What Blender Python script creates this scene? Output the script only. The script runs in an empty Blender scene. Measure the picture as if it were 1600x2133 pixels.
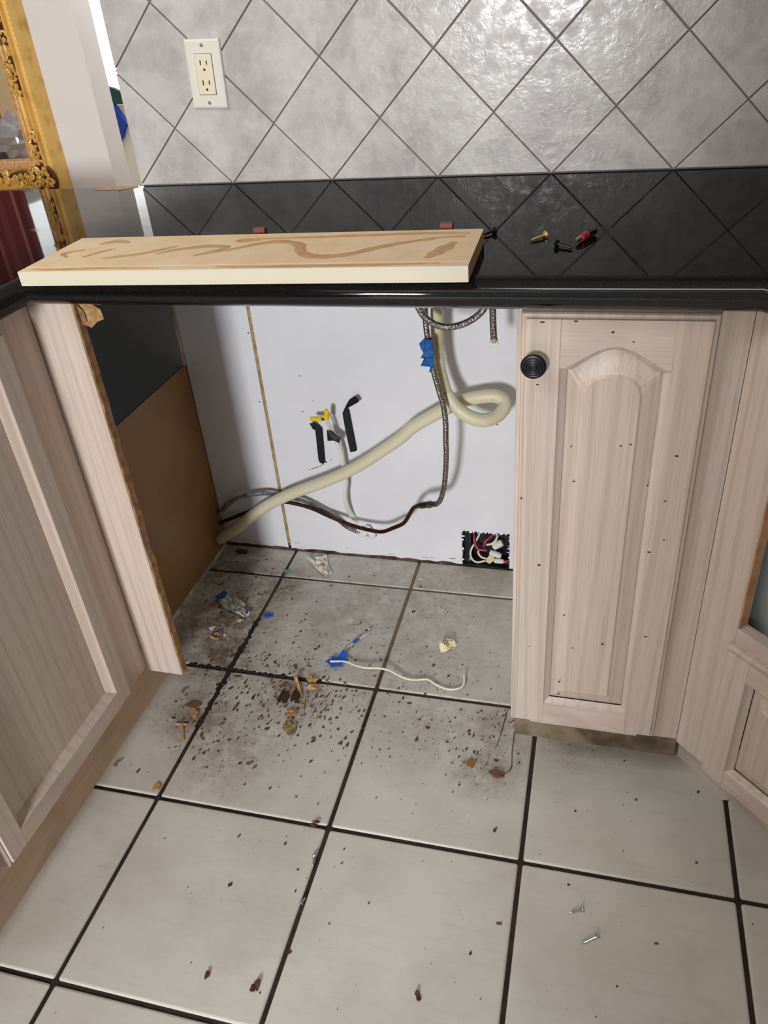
import bpy, bmesh, math, random
from mathutils import Vector, Matrix, noise

# ------------------------------------------------------------------ camera, world, light, exposure
scene = bpy.context.scene
COL = scene.collection
cam_d = bpy.data.cameras.new('camera')
cam_d.sensor_fit = 'VERTICAL'
cam_d.sensor_height = 36.0
cam_d.sensor_width = 27.0
cam_d.lens = 27.7520
cam_d.clip_start = 0.02
cam = bpy.data.objects.new('camera', cam_d)
COL.objects.link(cam)
cam.matrix_world = Matrix(((0.965982, -0.074490, 0.247650, 0.403626), (0.247032, 0.549118, -0.798401, -1.556479), (-0.076516, 0.832418, 0.548840, 1.212858), (0.000000, 0.000000, 0.000000, 1.000000)))
scene.camera = cam

world = bpy.data.worlds.new('world')
scene.world = world
world.use_nodes = True
bg = world.node_tree.nodes['Background']
bg.inputs[0].default_value = (0.86, 0.93, 1.0, 1)
bg.inputs[1].default_value = 0.42

def area(name, loc, target, sx, sy, power, col):
    d = bpy.data.lights.new(name, 'AREA')
    d.shape = 'RECTANGLE'; d.size = sx; d.size_y = sy; d.energy = power; d.color = col
    o = bpy.data.objects.new(name, d); COL.objects.link(o)
    o.location = loc
    o.rotation_euler = (Vector(target) - Vector(loc)).to_track_quat('-Z', 'Y').to_euler()
    return o
area('rear_window_daylight', (0.0, -4.0, 1.35), (0.0, 0.0, 0.75), 0.36, 0.46, 84.0, (0.985, 0.985, 1.0))
area('added_ceiling_fill', (-0.9, -1.6, 2.46), (-0.9, -1.6, 0.0), 1.2, 0.6, 16.0, (0.98, 0.985, 1.0))  # unseen fill lamp, added to lift the counter, plank and floor
area('added_dining_fill', (-0.62, 1.35, 1.6), (-2.0, 1.0, 1.2), 0.7, 0.9, 22.0, (0.93, 0.97, 1.0))  # unseen lamp on a windowless wall, added to light the dining wall's end

vs = scene.view_settings
vs.view_transform = 'Standard'; vs.look = 'None'; vs.exposure = 0.14; vs.gamma = 1.0
vs.use_curve_mapping = False

# ------------------------------------------------------------------ helpers
def lin(c):
    return tuple((v / 255 / 12.92) if v / 255 <= 0.04045 else ((v / 255 + 0.055) / 1.055) ** 2.4 for v in c)
def rgba(c): return (*lin(c), 1)
WM = {}                      # world matrix of every object
I4 = Matrix.Identity(4)
def tag(o, label, cat, group=None):
    o['label'] = label; o['category'] = cat
    if group: o['group'] = group
    return o
def thing(name, label, cat, loc=(0, 0, 0), group=None):
    o = bpy.data.objects.new(name, None); COL.objects.link(o)
    o.empty_display_size = 0.05
    o.location = loc; WM[o] = Matrix.Translation(loc)
    return tag(o, label, cat, group)
class B:
    def __init__(s): s.v = []; s.f = []
    def add(s, vs, fs):
        n = len(s.v); s.v += [tuple(v) for v in vs]; s.f += [tuple(i + n for i in f) for f in fs]; return s
    def box(s, x0, x1, y0, y1, z0, z1):
        return s.add([(x0,y0,z0),(x1,y0,z0),(x1,y1,z0),(x0,y1,z0),(x0,y0,z1),(x1,y0,z1),(x1,y1,z1),(x0,y1,z1)],
                     [(3,2,1,0),(4,5,6,7),(0,1,5,4),(1,2,6,5),(2,3,7,6),(3,0,4,7)])
    def prism(s, poly, off):            # 3-D polygon swept by the vector off
        n = len(poly); off = Vector(off)
        vs = [Vector(p) for p in poly]; vs += [p + off for p in vs]
        return s.add(vs, [tuple(range(n))[::-1], tuple(range(n, 2 * n))] + [(i, (i+1) % n, n + (i+1) % n, n + i) for i in range(n)])
    def loops(s, ls, close=True, cap0=False, cap1=False):
        n = len(ls[0]); vs = [p for l in ls for p in l]; fs = []
        for a in range(len(ls) - 1):
            for i in range(n if close else n - 1):
                j = (i + 1) % n
                fs.append((a*n+i, a*n+j, (a+1)*n+j, (a+1)*n+i))
        if cap0: fs.append(tuple(range(n))[::-1])
        if cap1: fs.append(tuple((len(ls)-1)*n + i for i in range(n)))
        return s.add(vs, fs)
    def tube(s, pts, rad, seg=12, flat=1.0):
        pts = [Vector(p) for p in pts]; n = len(pts); ls = []
        t0 = (pts[1] - pts[0]).normalized()
        u = t0.orthogonal().normalized()
        for i, p in enumerate(pts):
            t = (pts[min(i+1, n-1)] - pts[max(i-1, 0)]).normalized()
            u = (u - t * u.dot(t)).normalized(); w = t.cross(u)
            r = rad[i] if isinstance(rad, (list, tuple)) else rad
            ls.append([p + u * (r * math.cos(2*math.pi*k/seg)) + w * (r * flat * math.sin(2*math.pi*k/seg)) for k in range(seg)])
        return s.loops(ls, True, True, True)
    def lathe(s, prof, origin, axis, seg=20):          # prof: (radius, distance along axis)
        axis = Vector(axis).normalized(); o = Vector(origin); u = axis.orthogonal().normalized(); w = axis.cross(u)
        ls = [[o + axis * h + (u * math.cos(2*math.pi*k/seg) + w * math.sin(2*math.pi*k/seg)) * max(r, 1e-5) for k in range(seg)] for r, h in prof]
        return s.loops(ls, True, True, True)
    def ball(s, c, r, seg=8, sq=(1, 1, 1)):
        c = Vector(c); ls = []
        for a in range(1, seg // 2 + 1):
            th = math.pi * a / (seg // 2 + 1)
            ls.append([c + Vector((r*sq[0]*math.sin(th)*math.cos(2*math.pi*k/seg), r*sq[1]*math.sin(th)*math.sin(2*math.pi*k/seg), r*sq[2]*math.cos(th))) for k in range(seg)])
        return s.loops(ls, True, True, True)
    def sheet(s, poly, t):                              # thin sheet with thickness, faceted along a fan from its centre
        vs = [Vector(p) for p in poly]; n = len(vs)
        nr = Vector((0, 0, 0))
        for i in range(n): nr += vs[i].cross(vs[(i+1) % n])
        nr.normalize()
        return s.prism(vs, nr * t)
    def build(s, name, mat, parent=None, frame=None, bevel=0, seg=2, smooth=False, sub=0):
        me = bpy.data.meshes.new(name)
        bm = bmesh.new()
        bv = [bm.verts.new(v) for v in s.v]
        for f in s.f:
            try: bm.faces.new([bv[i] for i in f])
            except ValueError: pass
        bmesh.ops.recalc_face_normals(bm, faces=bm.faces)
        if bevel:
            es = [e for e in bm.edges if len(e.link_faces) == 2 and e.calc_face_angle(0) > 0.6]
            bmesh.ops.bevel(bm, geom=es, offset=bevel, segments=seg, profile=0.5, affect='EDGES', clamp_overlap=True)
        bm.to_mesh(me); bm.free()
        if smooth:
            me.shade_smooth() if hasattr(me, 'shade_smooth') else None
        return link(name, me, mat, parent, frame, smooth)
def link(name, me, mat, parent=None, frame=None, smooth=False):
    o = bpy.data.objects.new(name, me); COL.objects.link(o)
    if mat and not me.materials: me.materials.append(mat)
    fr = frame or I4
    WM[o] = fr
    if parent is not None:
        o.parent = parent; o.matrix_parent_inverse = WM[parent].inverted()
    o.matrix_basis = fr
    if smooth == 'auto':
        m = o.modifiers.new('n', 'WEIGHTED_NORMAL')
    return o
def struct(o, ):
    o['kind'] = 'structure'; return o
def stuff(o):
    o['kind'] = 'stuff'; return o
def spline(pts, k=8):
    P = [Vector(p) for p in pts]; P = [P[0] * 2 - P[1]] + P + [P[-1] * 2 - P[-2]]; out = []
    for i in range(1, len(P) - 2):
        a, b, c, d = P[i-1], P[i], P[i+1], P[i+2]
        for j in range(k):
            t = j / k
            out.append(0.5 * ((2*b) + (c - a)*t + (2*a - 5*b + 4*c - d)*t*t + (3*b - a - 3*c + d)*t**3))
    out.append(P[-2]); return out
def resample(pts, step):
    out = [pts[0]]; acc = 0
    for a, b in zip(pts, pts[1:]):
        L = (b - a).length
        while acc + L >= step and L > 1e-9:
            t = (step - acc) / L; a = a.lerp(b, t); out.append(a); L = (b - a).length; acc = 0
        acc += L
    return out

# ------------------------------------------------------------------ materials
def newmat(name):
    m = bpy.data.materials.new(name); m.use_nodes = True
    nt = m.node_tree; p = nt.nodes['Principled BSDF']
    return m, nt, p
def nd(nt, typ, **kw):
    n = nt.nodes.new(typ)
    for k, v in kw.items():
        if k.startswith('i_'):
            key = k[2:]; key = int(key) if key.isdigit() else key.replace('_', ' ')
            n.inputs[key].default_value = v
        else: setattr(n, k, v)
    return n
def mixc(nt, fac, a, b, mode='MIX'):
    n = nt.nodes.new('ShaderNodeMix'); n.data_type = 'RGBA'; n.blend_type = mode
    for i, v in ((0, fac), (6, a), (7, b)):
        if isinstance(v, bpy.types.NodeSocket): nt.links.new(v, n.inputs[i])
        else: n.inputs[i].default_value = v
    return n.outputs[2]
def ramp(nt, fac, stops):
    n = nt.nodes.new('ShaderNodeMapRange'); n.interpolation_type = 'SMOOTHSTEP'
    n.inputs[1].default_value, n.inputs[2].default_value = stops
    nt.links.new(fac, n.inputs[0]); return n.outputs[0]
def math_(nt, op, a, b=0.0):
    n = nt.nodes.new('ShaderNodeMath'); n.operation = op
    for i, v in ((0, a), (1, b)):
        if isinstance(v, bpy.types.NodeSocket): nt.links.new(v, n.inputs[i])
        else: n.inputs[i].default_value = v
    return n.outputs[0]
def noise_(nt, scale, vec=None, detail=4, rough=0.55, mapscale=None, world_pos=False):
    n = nd(nt, 'ShaderNodeTexNoise', i_Scale=scale, i_Detail=detail, i_Roughness=rough)
    if vec is None:
        if world_pos: vec = nd(nt, 'ShaderNodeNewGeometry').outputs['Position']
        else: vec = nd(nt, 'ShaderNodeTexCoord').outputs['Object']
    if mapscale:
        mp = nd(nt, 'ShaderNodeMapping'); mp.inputs['Scale'].default_value = mapscale
        nt.links.new(vec, mp.inputs[0]); vec = mp.outputs[0]
    nt.links.new(vec, n.inputs['Vector']); return n.outputs['Fac']
def bump_(nt, p, h, strength, dist=0.002):
    b = nd(nt, 'ShaderNodeBump', i_Strength=strength, i_Distance=dist)
    nt.links.new(h, b.inputs['Height']); nt.links.new(b.outputs[0], p.inputs['Normal'])
def plain(name, c, rough=0.5, metal=0.0, var=0.0, vscale=20, bump=0.0, bscale=120, spec=0.5, c2=None, coat=0.0, sss=0, mapscale=None):
    m, nt, p = newmat(name)
    p.inputs['Base Color'].default_value = rgba(c); p.inputs['Roughness'].default_value = rough; p.inputs['Metallic'].default_value = metal
    p.inputs['Specular IOR Level'].default_value = spec; p.inputs['Coat Weight'].default_value = coat
    if var or c2:
        f = ramp(nt, noise_(nt, vscale, mapscale=mapscale), (0.35, 0.65))
        cc = c2 or tuple(max(0, v * (1 - var)) for v in c)
        nt.links.new(mixc(nt, f, rgba(c), rgba(cc)), p.inputs['Base Color'])
    if bump: bump_(nt, p, noise_(nt, bscale), bump)
    if sss:
        p.inputs['Subsurface Weight'].default_value = sss; p.inputs['Subsurface Radius'].default_value = (0.01, 0.008, 0.005)
    return m
def oak(name, axis, base=(218, 203, 190), dark=(202, 184, 169), red=0.0):
    m, nt, p = newmat(name)
    a = {'x': (1, 0, 0), 'z': (0, 0, 1)}[axis]
    sc = tuple(2.0 if k else 55 for k in a); fine = tuple(7 if k else 420 for k in a)
    n1 = noise_(nt, 1.0, detail=3, mapscale=sc)
    n2 = noise_(nt, 1.0, detail=5, rough=0.7, mapscale=fine)
    n3 = noise_(nt, 5.0, detail=2)
    # cathedral figure: rings of a strongly stretched, distorted wave
    w = nd(nt, 'ShaderNodeTexWave', i_Scale=1.0, i_Distortion=7.5, i_Detail=2.0); w.inputs['Detail Scale'].default_value = 0.7
    mp = nd(nt, 'ShaderNodeMapping'); mp.inputs['Scale'].default_value = tuple(1.3 if k else 13 for k in a)
    nt.links.new(nd(nt, 'ShaderNodeTexCoord').outputs['Object'], mp.inputs[0]); nt.links.new(mp.outputs[0], w.inputs['Vector'])
    f1 = ramp(nt, n1, (0.35, 0.7)); f2 = ramp(nt, n2, (0.50, 0.66)); f3 = ramp(nt, w.outputs['Fac'], (0.70, 0.95))
    c = mixc(nt, math_(nt, 'MULTIPLY', f1, 0.5), rgba(base), rgba(dark))
    c = mixc(nt, math_(nt, 'MULTIPLY', f2, 0.30), c, rgba(tuple(v * 0.72 for v in dark)))
    c = mixc(nt, math_(nt, 'MULTIPLY', f3, 0.22), c, rgba(tuple(v * 0.8 for v in dark)))
    c = mixc(nt, math_(nt, 'MULTIPLY', ramp(nt, n3, (0.45, 0.75)), 0.25), c, rgba((208, 184, 164)))
    nt.links.new(c, p.inputs['Base Color'])
    p.inputs['Roughness'].default_value = 0.38
    bump_(nt, p, n2, 0.18, 0.001)
    return m
M = {}
M['oak_v'] = oak('pickled_oak_vertical', 'z'); M['oak_h'] = oak('pickled_oak_horizontal', 'x')
M['oak_toe'] = oak('toe_board_wood', 'x', (222, 194, 164), (202, 170, 138))
M['raw_wood'] = plain('raw_wood_edge', (176, 138, 92), 0.8, c2=(140, 104, 66), vscale=60, bump=0.5, bscale=300)
M['splinter'] = plain('splintered_wood', (214, 176, 122), 0.8, c2=(180, 136, 84), vscale=90, bump=0.5, bscale=400)
M['hardboard'] = plain('hardboard', (150, 110, 62), 0.55, c2=(140, 100, 54), vscale=6, bump=0.1, bscale=500)
M['board'] = plain('bare_fibreboard', (246, 222, 182), 0.75, c2=(240, 212, 168), vscale=30, bump=0.25, bscale=500)
M['glue'] = plain('dried_glue', (210, 164, 108), 0.45, c2=(198, 150, 92), vscale=60, bump=0.3, bscale=250)
M['cream'] = plain('cream_paint', (204, 199, 178), 0.45)
M['white_wall'] = plain('white_wall_board', (236, 237, 242), 0.6, var=0.03, vscale=4, bump=0.12, bscale=220)
M['seam'] = plain('tan_filler_strip', (188, 160, 116), 0.8, var=0.2, vscale=50)
M['caulk'] = plain('dirty_caulk', (92, 76, 58), 0.8, c2=(40, 30, 22), vscale=40)
M['dusty_white'] = plain('dirty_white_strip', (214, 208, 196), 0.7, c2=(150, 138, 120), vscale=25)
M['void'] = plain('dark_cabinet_inside', (150, 152, 152), 0.6)
M['plaster'] = plain('rough_plaster', (238, 238, 240), 0.8, bump=0.6, bscale=200)
M['dining_wall'] = plain('dining_wall_paint', (228, 225, 223), 0.6)
M['trim_paint'] = plain('cream_trim_paint', (226, 222, 210), 0.5)
M['right_wall'] = plain('beige_kitchen_wall', (140, 124, 108), 0.7)
M['ceiling'] = plain('ceiling_paint', (225, 222, 215), 0.8)
M['hose'] = plain('yellowed_hose', (226, 220, 190), 0.42, sss=0.25)
M['steel'] = None
M['copper'] = plain('aged_copper', (98, 60, 44), 0.38, metal=0.85, c2=(70, 44, 34), vscale=40)
M['brass'] = plain('dull_coupling', (150, 140, 122), 0.35, metal=0.9, c2=(96, 84, 70), vscale=70)
M['galv'] = plain('galvanised_conduit', (150, 152, 156), 0.45, metal=0.75, c2=(104, 106, 110), vscale=60)
M['cable'] = plain('white_cable', (232, 228, 218), 0.5)
M['cond'] = plain('cream_conductor', (226, 222, 196), 0.5)
M['yellow'] = plain('yellow_plastic', (240, 206, 26), 0.35)
M['black_tape'] = plain('black_tape', (22, 24, 32), 0.4)
M['blue_tape'] = plain('blue_tape', (22, 102, 178), 0.6, c2=(16, 80, 150), vscale=60, bump=0.3, bscale=200)
M['blue_bright'] = plain('bright_blue_tape', (26, 96, 200), 0.5)
M['teal'] = plain('teal_plastic', (70, 165, 178), 0.4)
M['box_steel'] = plain('dark_box_steel', (52, 55, 58), 0.42, metal=0.4, c2=(30, 32, 34), vscale=40)
M['red_wire'] = plain('red_wire', (178, 50, 82), 0.4)
M['white_wire'] = plain('white_wire', (230, 226, 208), 0.4)
M['conn'] = plain('white_connector', (226, 228, 220), 0.4)
M['red_plastic'] = plain('red_plastic', (168, 32, 40), 0.4)
M['rag'] = plain('beige_tape', (222, 206, 172), 0.7)
M['paper'] = plain('white_paper', (232, 226, 214), 0.7, bump=0.4, bscale=60)
M['wrapper'] = plain('clear_wrapper', (218, 215, 204), 0.25, c2=(176, 173, 162), vscale=50)
M['screw'] = plain('zinc_screw', (190, 192, 195), 0.25, metal=0.95)
M['black_screw'] = plain('black_screw', (20, 20, 22), 0.35, metal=0.5)
M['gold_screw'] = plain('brass_screw', (236, 204, 128), 0.25, metal=0.9)
M['knob'] = plain('dark_iron', (44, 45, 48), 0.33, metal=0.75)
M['outlet_plate'] = plain('outlet_plate', (226, 224, 212), 0.35)
M['outlet_face'] = plain('outlet_face', (232, 222, 196), 0.35)
M['slot'] = plain('outlet_slot', (60, 40, 24), 0.6)
M['gold'] = None
M['mirror'] = plain('mirror_glass', (225, 228, 228), 0.02, metal=1.0)
M['dirt'] = plain('dark_grit', (66, 44, 28), 0.8, c2=(116, 90, 64), vscale=60)
M['bark'] = plain('dark_bark', (46, 28, 18), 0.7, c2=(70, 44, 28), vscale=200)
M['brown_flake'] = plain('brown_flake', (84, 46, 34), 0.5)
M['orange'] = plain('orange_chip', (202, 156, 92), 0.5, c2=(160, 112, 58), vscale=200)
M['grey_panel'] = plain('grey_sink_panel', (178, 184, 184), 0.5)
M['red_curtain'] = plain('red_curtain', (212, 124, 124), 0.8, c2=(176, 92, 96), vscale=1, mapscale=(1, 14, 0.3))
M['tan_wall'] = plain('tan_paint', (214, 178, 124), 0.7)
M['pink'] = plain('pink_petal', (222, 96, 130), 0.6); M['green'] = plain('green_leaf', (110, 160, 60), 0.6)
M['bag'] = plain('white_bag', (226, 230, 238), 0.3, bump=0.6, bscale=25)
M['grey_box'] = plain('grey_carton', (96, 100, 102), 0.6)
M['blue_cloth'] = plain('blue_cloth', (28, 62, 158), 0.8); M['green_cloth'] = plain('dark_green_cloth', (24, 64, 62), 0.8)
M['brown_chip'] = plain('exposed_brown', (176, 118, 76), 0.7, c2=(200, 160, 120), vscale=40)
M['red_brown'] = plain('reddish_brown_block', (120, 62, 46), 0.6)

# braided steel
m, nt, p = newmat('braided_steel')
p.inputs['Metallic'].default_value = 0.9; p.inputs['Roughness'].default_value = 0.38
n = noise_(nt, 420, detail=2); nt.links.new(mixc(nt, ramp(nt, n, (0.4, 0.6)), rgba((186, 180, 172)), rgba((96, 90, 84))), p.inputs['Base Color'])
bump_(nt, p, n, 0.6, 0.001); M['steel'] = m
# gilding
m, nt, p = newmat('gilded_wood')
n = noise_(nt, 24, detail=5)
nt.links.new(mixc(nt, ramp(nt, n, (0.45, 0.75)), rgba((236, 196, 112)), rgba((206, 158, 82))), p.inputs['Base Color'])
p.inputs['Metallic'].default_value = 0.35; p.inputs['Roughness'].default_value = 0.36; bump_(nt, p, noise_(nt, 200), 0.15, 0.001); M['gold'] = m
M['gold_pale'] = plain('pale_gilding', (232, 196, 146), 0.4, metal=0.3, c2=(206, 160, 108), vscale=80)
M['gold_dark'] = plain('gilding_crevice', (104, 66, 34), 0.6, metal=0.2)
# black granite: painted reflection strength, set by position: full at bar end, cut elsewhere
m, nt, p = newmat('black_granite')
n = noise_(nt, 420, detail=2); v = ramp(nt, n, (0.62, 0.74))
nt.links.new(mixc(nt, v, rgba((18, 19, 20)), rgba((52, 54, 56))), p.inputs['Base Color'])
p.inputs['Specular IOR Level'].default_value = 0.0; p.inputs['Roughness'].default_value = 0.5
gl = nd(nt, 'ShaderNodeBsdfGlossy'); fr = nd(nt, 'ShaderNodeFresnel', i_IOR=1.5); mx = nd(nt, 'ShaderNodeMixShader')
sm = noise_(nt, 1.0, detail=4, mapscale=(5, 16, 5)); sm2 = ramp(nt, sm, (0.5, 0.75))
nt.links.new(math_(nt, 'ADD', math_(nt, 'MULTIPLY', sm2, 0.10), 0.03), gl.inputs['Roughness'])
sx = nd(nt, 'ShaderNodeSeparateXYZ'); nt.links.new(nd(nt, 'ShaderNodeTexCoord').outputs['Object'], sx.inputs[0])
refl_x = math_(nt, 'ADD', sx.outputs['X'], math_(nt, 'MULTIPLY', sm, 0.12))
refl = nd(nt, 'ShaderNodeMapRange', interpolation_type='SMOOTHSTEP'); nt.links.new(refl_x, refl.inputs[0])
refl.inputs[1].default_value = -0.50; refl.inputs[2].default_value = -0.22; refl.inputs[3].default_value = 1.0; refl.inputs[4].default_value = 0.42
sp = nd(nt, 'ShaderNodeSeparateXYZ'); nt.links.new(nd(nt, 'ShaderNodeNewGeometry').outputs['Normal'], sp.inputs[0])
top = ramp(nt, sp.outputs['Z'], (0.9, 0.99))          # reflection cut on the working top only, the nosing keeps all of it
refl_z = nd(nt, 'ShaderNodeMix'); nt.links.new(top, refl_z.inputs[0]); refl_z.inputs[2].default_value = 1.0; nt.links.new(refl.outputs[0], refl_z.inputs[3])
nt.links.new(math_(nt, 'MULTIPLY', fr.outputs[0], refl_z.outputs[0]), mx.inputs[0])
nt.links.new(p.outputs[0], mx.inputs[1]); nt.links.new(gl.outputs[0], mx.inputs[2])
nt.links.new(mx.outputs[0], nt.nodes['Material Output'].inputs['Surface']); M['granite'] = m
# backsplash tile
m, nt, p = newmat('grey_wall_tile')
n1 = noise_(nt, 9, detail=6, rough=0.65, world_pos=True); n2 = noise_(nt, 55, detail=5, rough=0.6, world_pos=True)
oi = nd(nt, 'ShaderNodeObjectInfo')
c = mixc(nt, ramp(nt, n1, (0.38, 0.66)), rgba((201, 199, 196)), rgba((176, 173, 171)))
c = mixc(nt, math_(nt, 'MULTIPLY', ramp(nt, n2, (0.52, 0.75)), 0.35), c, rgba((216, 214, 210)))
c = mixc(nt, math_(nt, 'MULTIPLY', oi.outputs['Random'], 0.14), c, rgba((150, 146, 146)))
nt.links.new(c, p.inputs['Base Color']); nt.links.new(math_(nt, 'ADD', math_(nt, 'MULTIPLY', ramp(nt, noise_(nt, 40, detail=5, world_pos=True), (0.4, 0.62)), 0.22), 0.2), p.inputs['Roughness'])
h = math_(nt, 'ADD', n2, math_(nt, 'MULTIPLY', noise_(nt, 26, detail=3, world_pos=True), 1.0))
bump_(nt, p, h, 0.20, 0.004); M['wtile'] = m
M['wgrout'] = plain('dark_wall_grout', (122, 116, 112), 0.85)
m, nt, p = newmat('floor_grout')
gp_ = nd(nt, 'ShaderNodeNewGeometry').outputs['Position']; gs = nd(nt, 'ShaderNodeSeparateXYZ'); nt.links.new(gp_, gs.inputs[0])
gn = noise_(nt, 18, vec=gp_)
gd = mixc(nt, ramp(nt, gn, (0.35, 0.65)), rgba((58, 42, 30)), rgba((36, 26, 18)))
clean = math_(nt, 'MULTIPLY', ramp(nt, math_(nt, 'ADD', gs.outputs['Y'], math_(nt, 'MULTIPLY', gn, 0.15)), (-0.42, -0.20)), ramp(nt, gs.outputs['X'], (-0.40, -0.10)))
nt.links.new(mixc(nt, clean, gd, rgba((116, 102, 84))), p.inputs['Base Color']); p.inputs['Roughness'].default_value = 0.9
M['wgrout2'] = m
M['filth'] = plain('packed_filth', (46, 32, 22), 0.9, c2=(30, 21, 15), vscale=60)
M['bead'] = plain('old_bead', (134, 112, 88), 0.8, c2=(96, 74, 54), vscale=60)

# floor tile: dirt stains, and broad under-counter shade painted into the same mask
def stain_shade_mask(nt, pos, spots):
    out = None
    for x, y, r, s in spots:
        d = nd(nt, 'ShaderNodeVectorMath', operation='DISTANCE'); nt.links.new(pos, d.inputs[0]); d.inputs[1].default_value = (x, y, 0)
        mr = nd(nt, 'ShaderNodeMapRange', interpolation_type='SMOOTHSTEP')
        mr.inputs[1].default_value = r; mr.inputs[2].default_value = 0.0; mr.inputs[3].default_value = 0.0; mr.inputs[4].default_value = s
        nt.links.new(d.outputs['Value'], mr.inputs[0])
        out = mr.outputs[0] if out is None else math_(nt, 'MAXIMUM', out, mr.outputs[0])
    return out
m, nt, p = newmat('grey_floor_tile')
pos = nd(nt, 'ShaderNodeNewGeometry').outputs['Position']
n1 = noise_(nt, 7, vec=pos, detail=5); n2 = noise_(nt, 1.0, vec=pos, detail=4, mapscale=(14, 60, 14))
c = mixc(nt, ramp(nt, n1, (0.35, 0.68)), rgba((214, 210, 202)), rgba((202, 197, 188)))
c = mixc(nt, math_(nt, 'MULTIPLY', ramp(nt, n2, (0.5, 0.8)), 0.22), c, rgba((170, 164, 154)))
film = stain_shade_mask(nt, pos, [(-0.41, -0.29, 0.24, 0.95), (-0.36, -0.40, 0.17, 1.0), (-0.33, -0.16, 0.17, 0.85), (-0.48, -0.10, 0.20, 0.8),
                            (-0.34, -0.58, 0.14, 0.85), (-0.17, -0.48, 0.16, 0.7), (-0.25, -0.64, 0.20, 0.5), (0.0, -0.18, 0.50, 0.40), (0.03, -0.35, 0.36, 0.36), (-0.12, -0.25, 0.26, 0.42),  # the broad spots also paint shade under the counter
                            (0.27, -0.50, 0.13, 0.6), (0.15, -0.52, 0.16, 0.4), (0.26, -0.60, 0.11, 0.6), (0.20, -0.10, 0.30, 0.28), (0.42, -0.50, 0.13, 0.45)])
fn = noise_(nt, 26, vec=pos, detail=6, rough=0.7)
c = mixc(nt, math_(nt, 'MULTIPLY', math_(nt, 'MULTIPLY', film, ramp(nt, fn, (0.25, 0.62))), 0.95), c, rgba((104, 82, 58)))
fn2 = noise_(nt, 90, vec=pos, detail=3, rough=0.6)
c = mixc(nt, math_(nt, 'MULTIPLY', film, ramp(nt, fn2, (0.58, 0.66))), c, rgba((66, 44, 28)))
# sparse fine specks everywhere
c = mixc(nt, math_(nt, 'MULTIPLY', ramp(nt, noise_(nt, 130, vec=pos, detail=2), (0.74, 0.78)), 0.6), c, rgba((112, 92, 72)))
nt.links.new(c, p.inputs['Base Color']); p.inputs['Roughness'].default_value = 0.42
bump_(nt, p, math_(nt, 'ADD', n1, math_(nt, 'MULTIPLY', noise_(nt, 60, vec=pos), 0.4)), 0.22, 0.004); M['ftile'] = m

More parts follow.
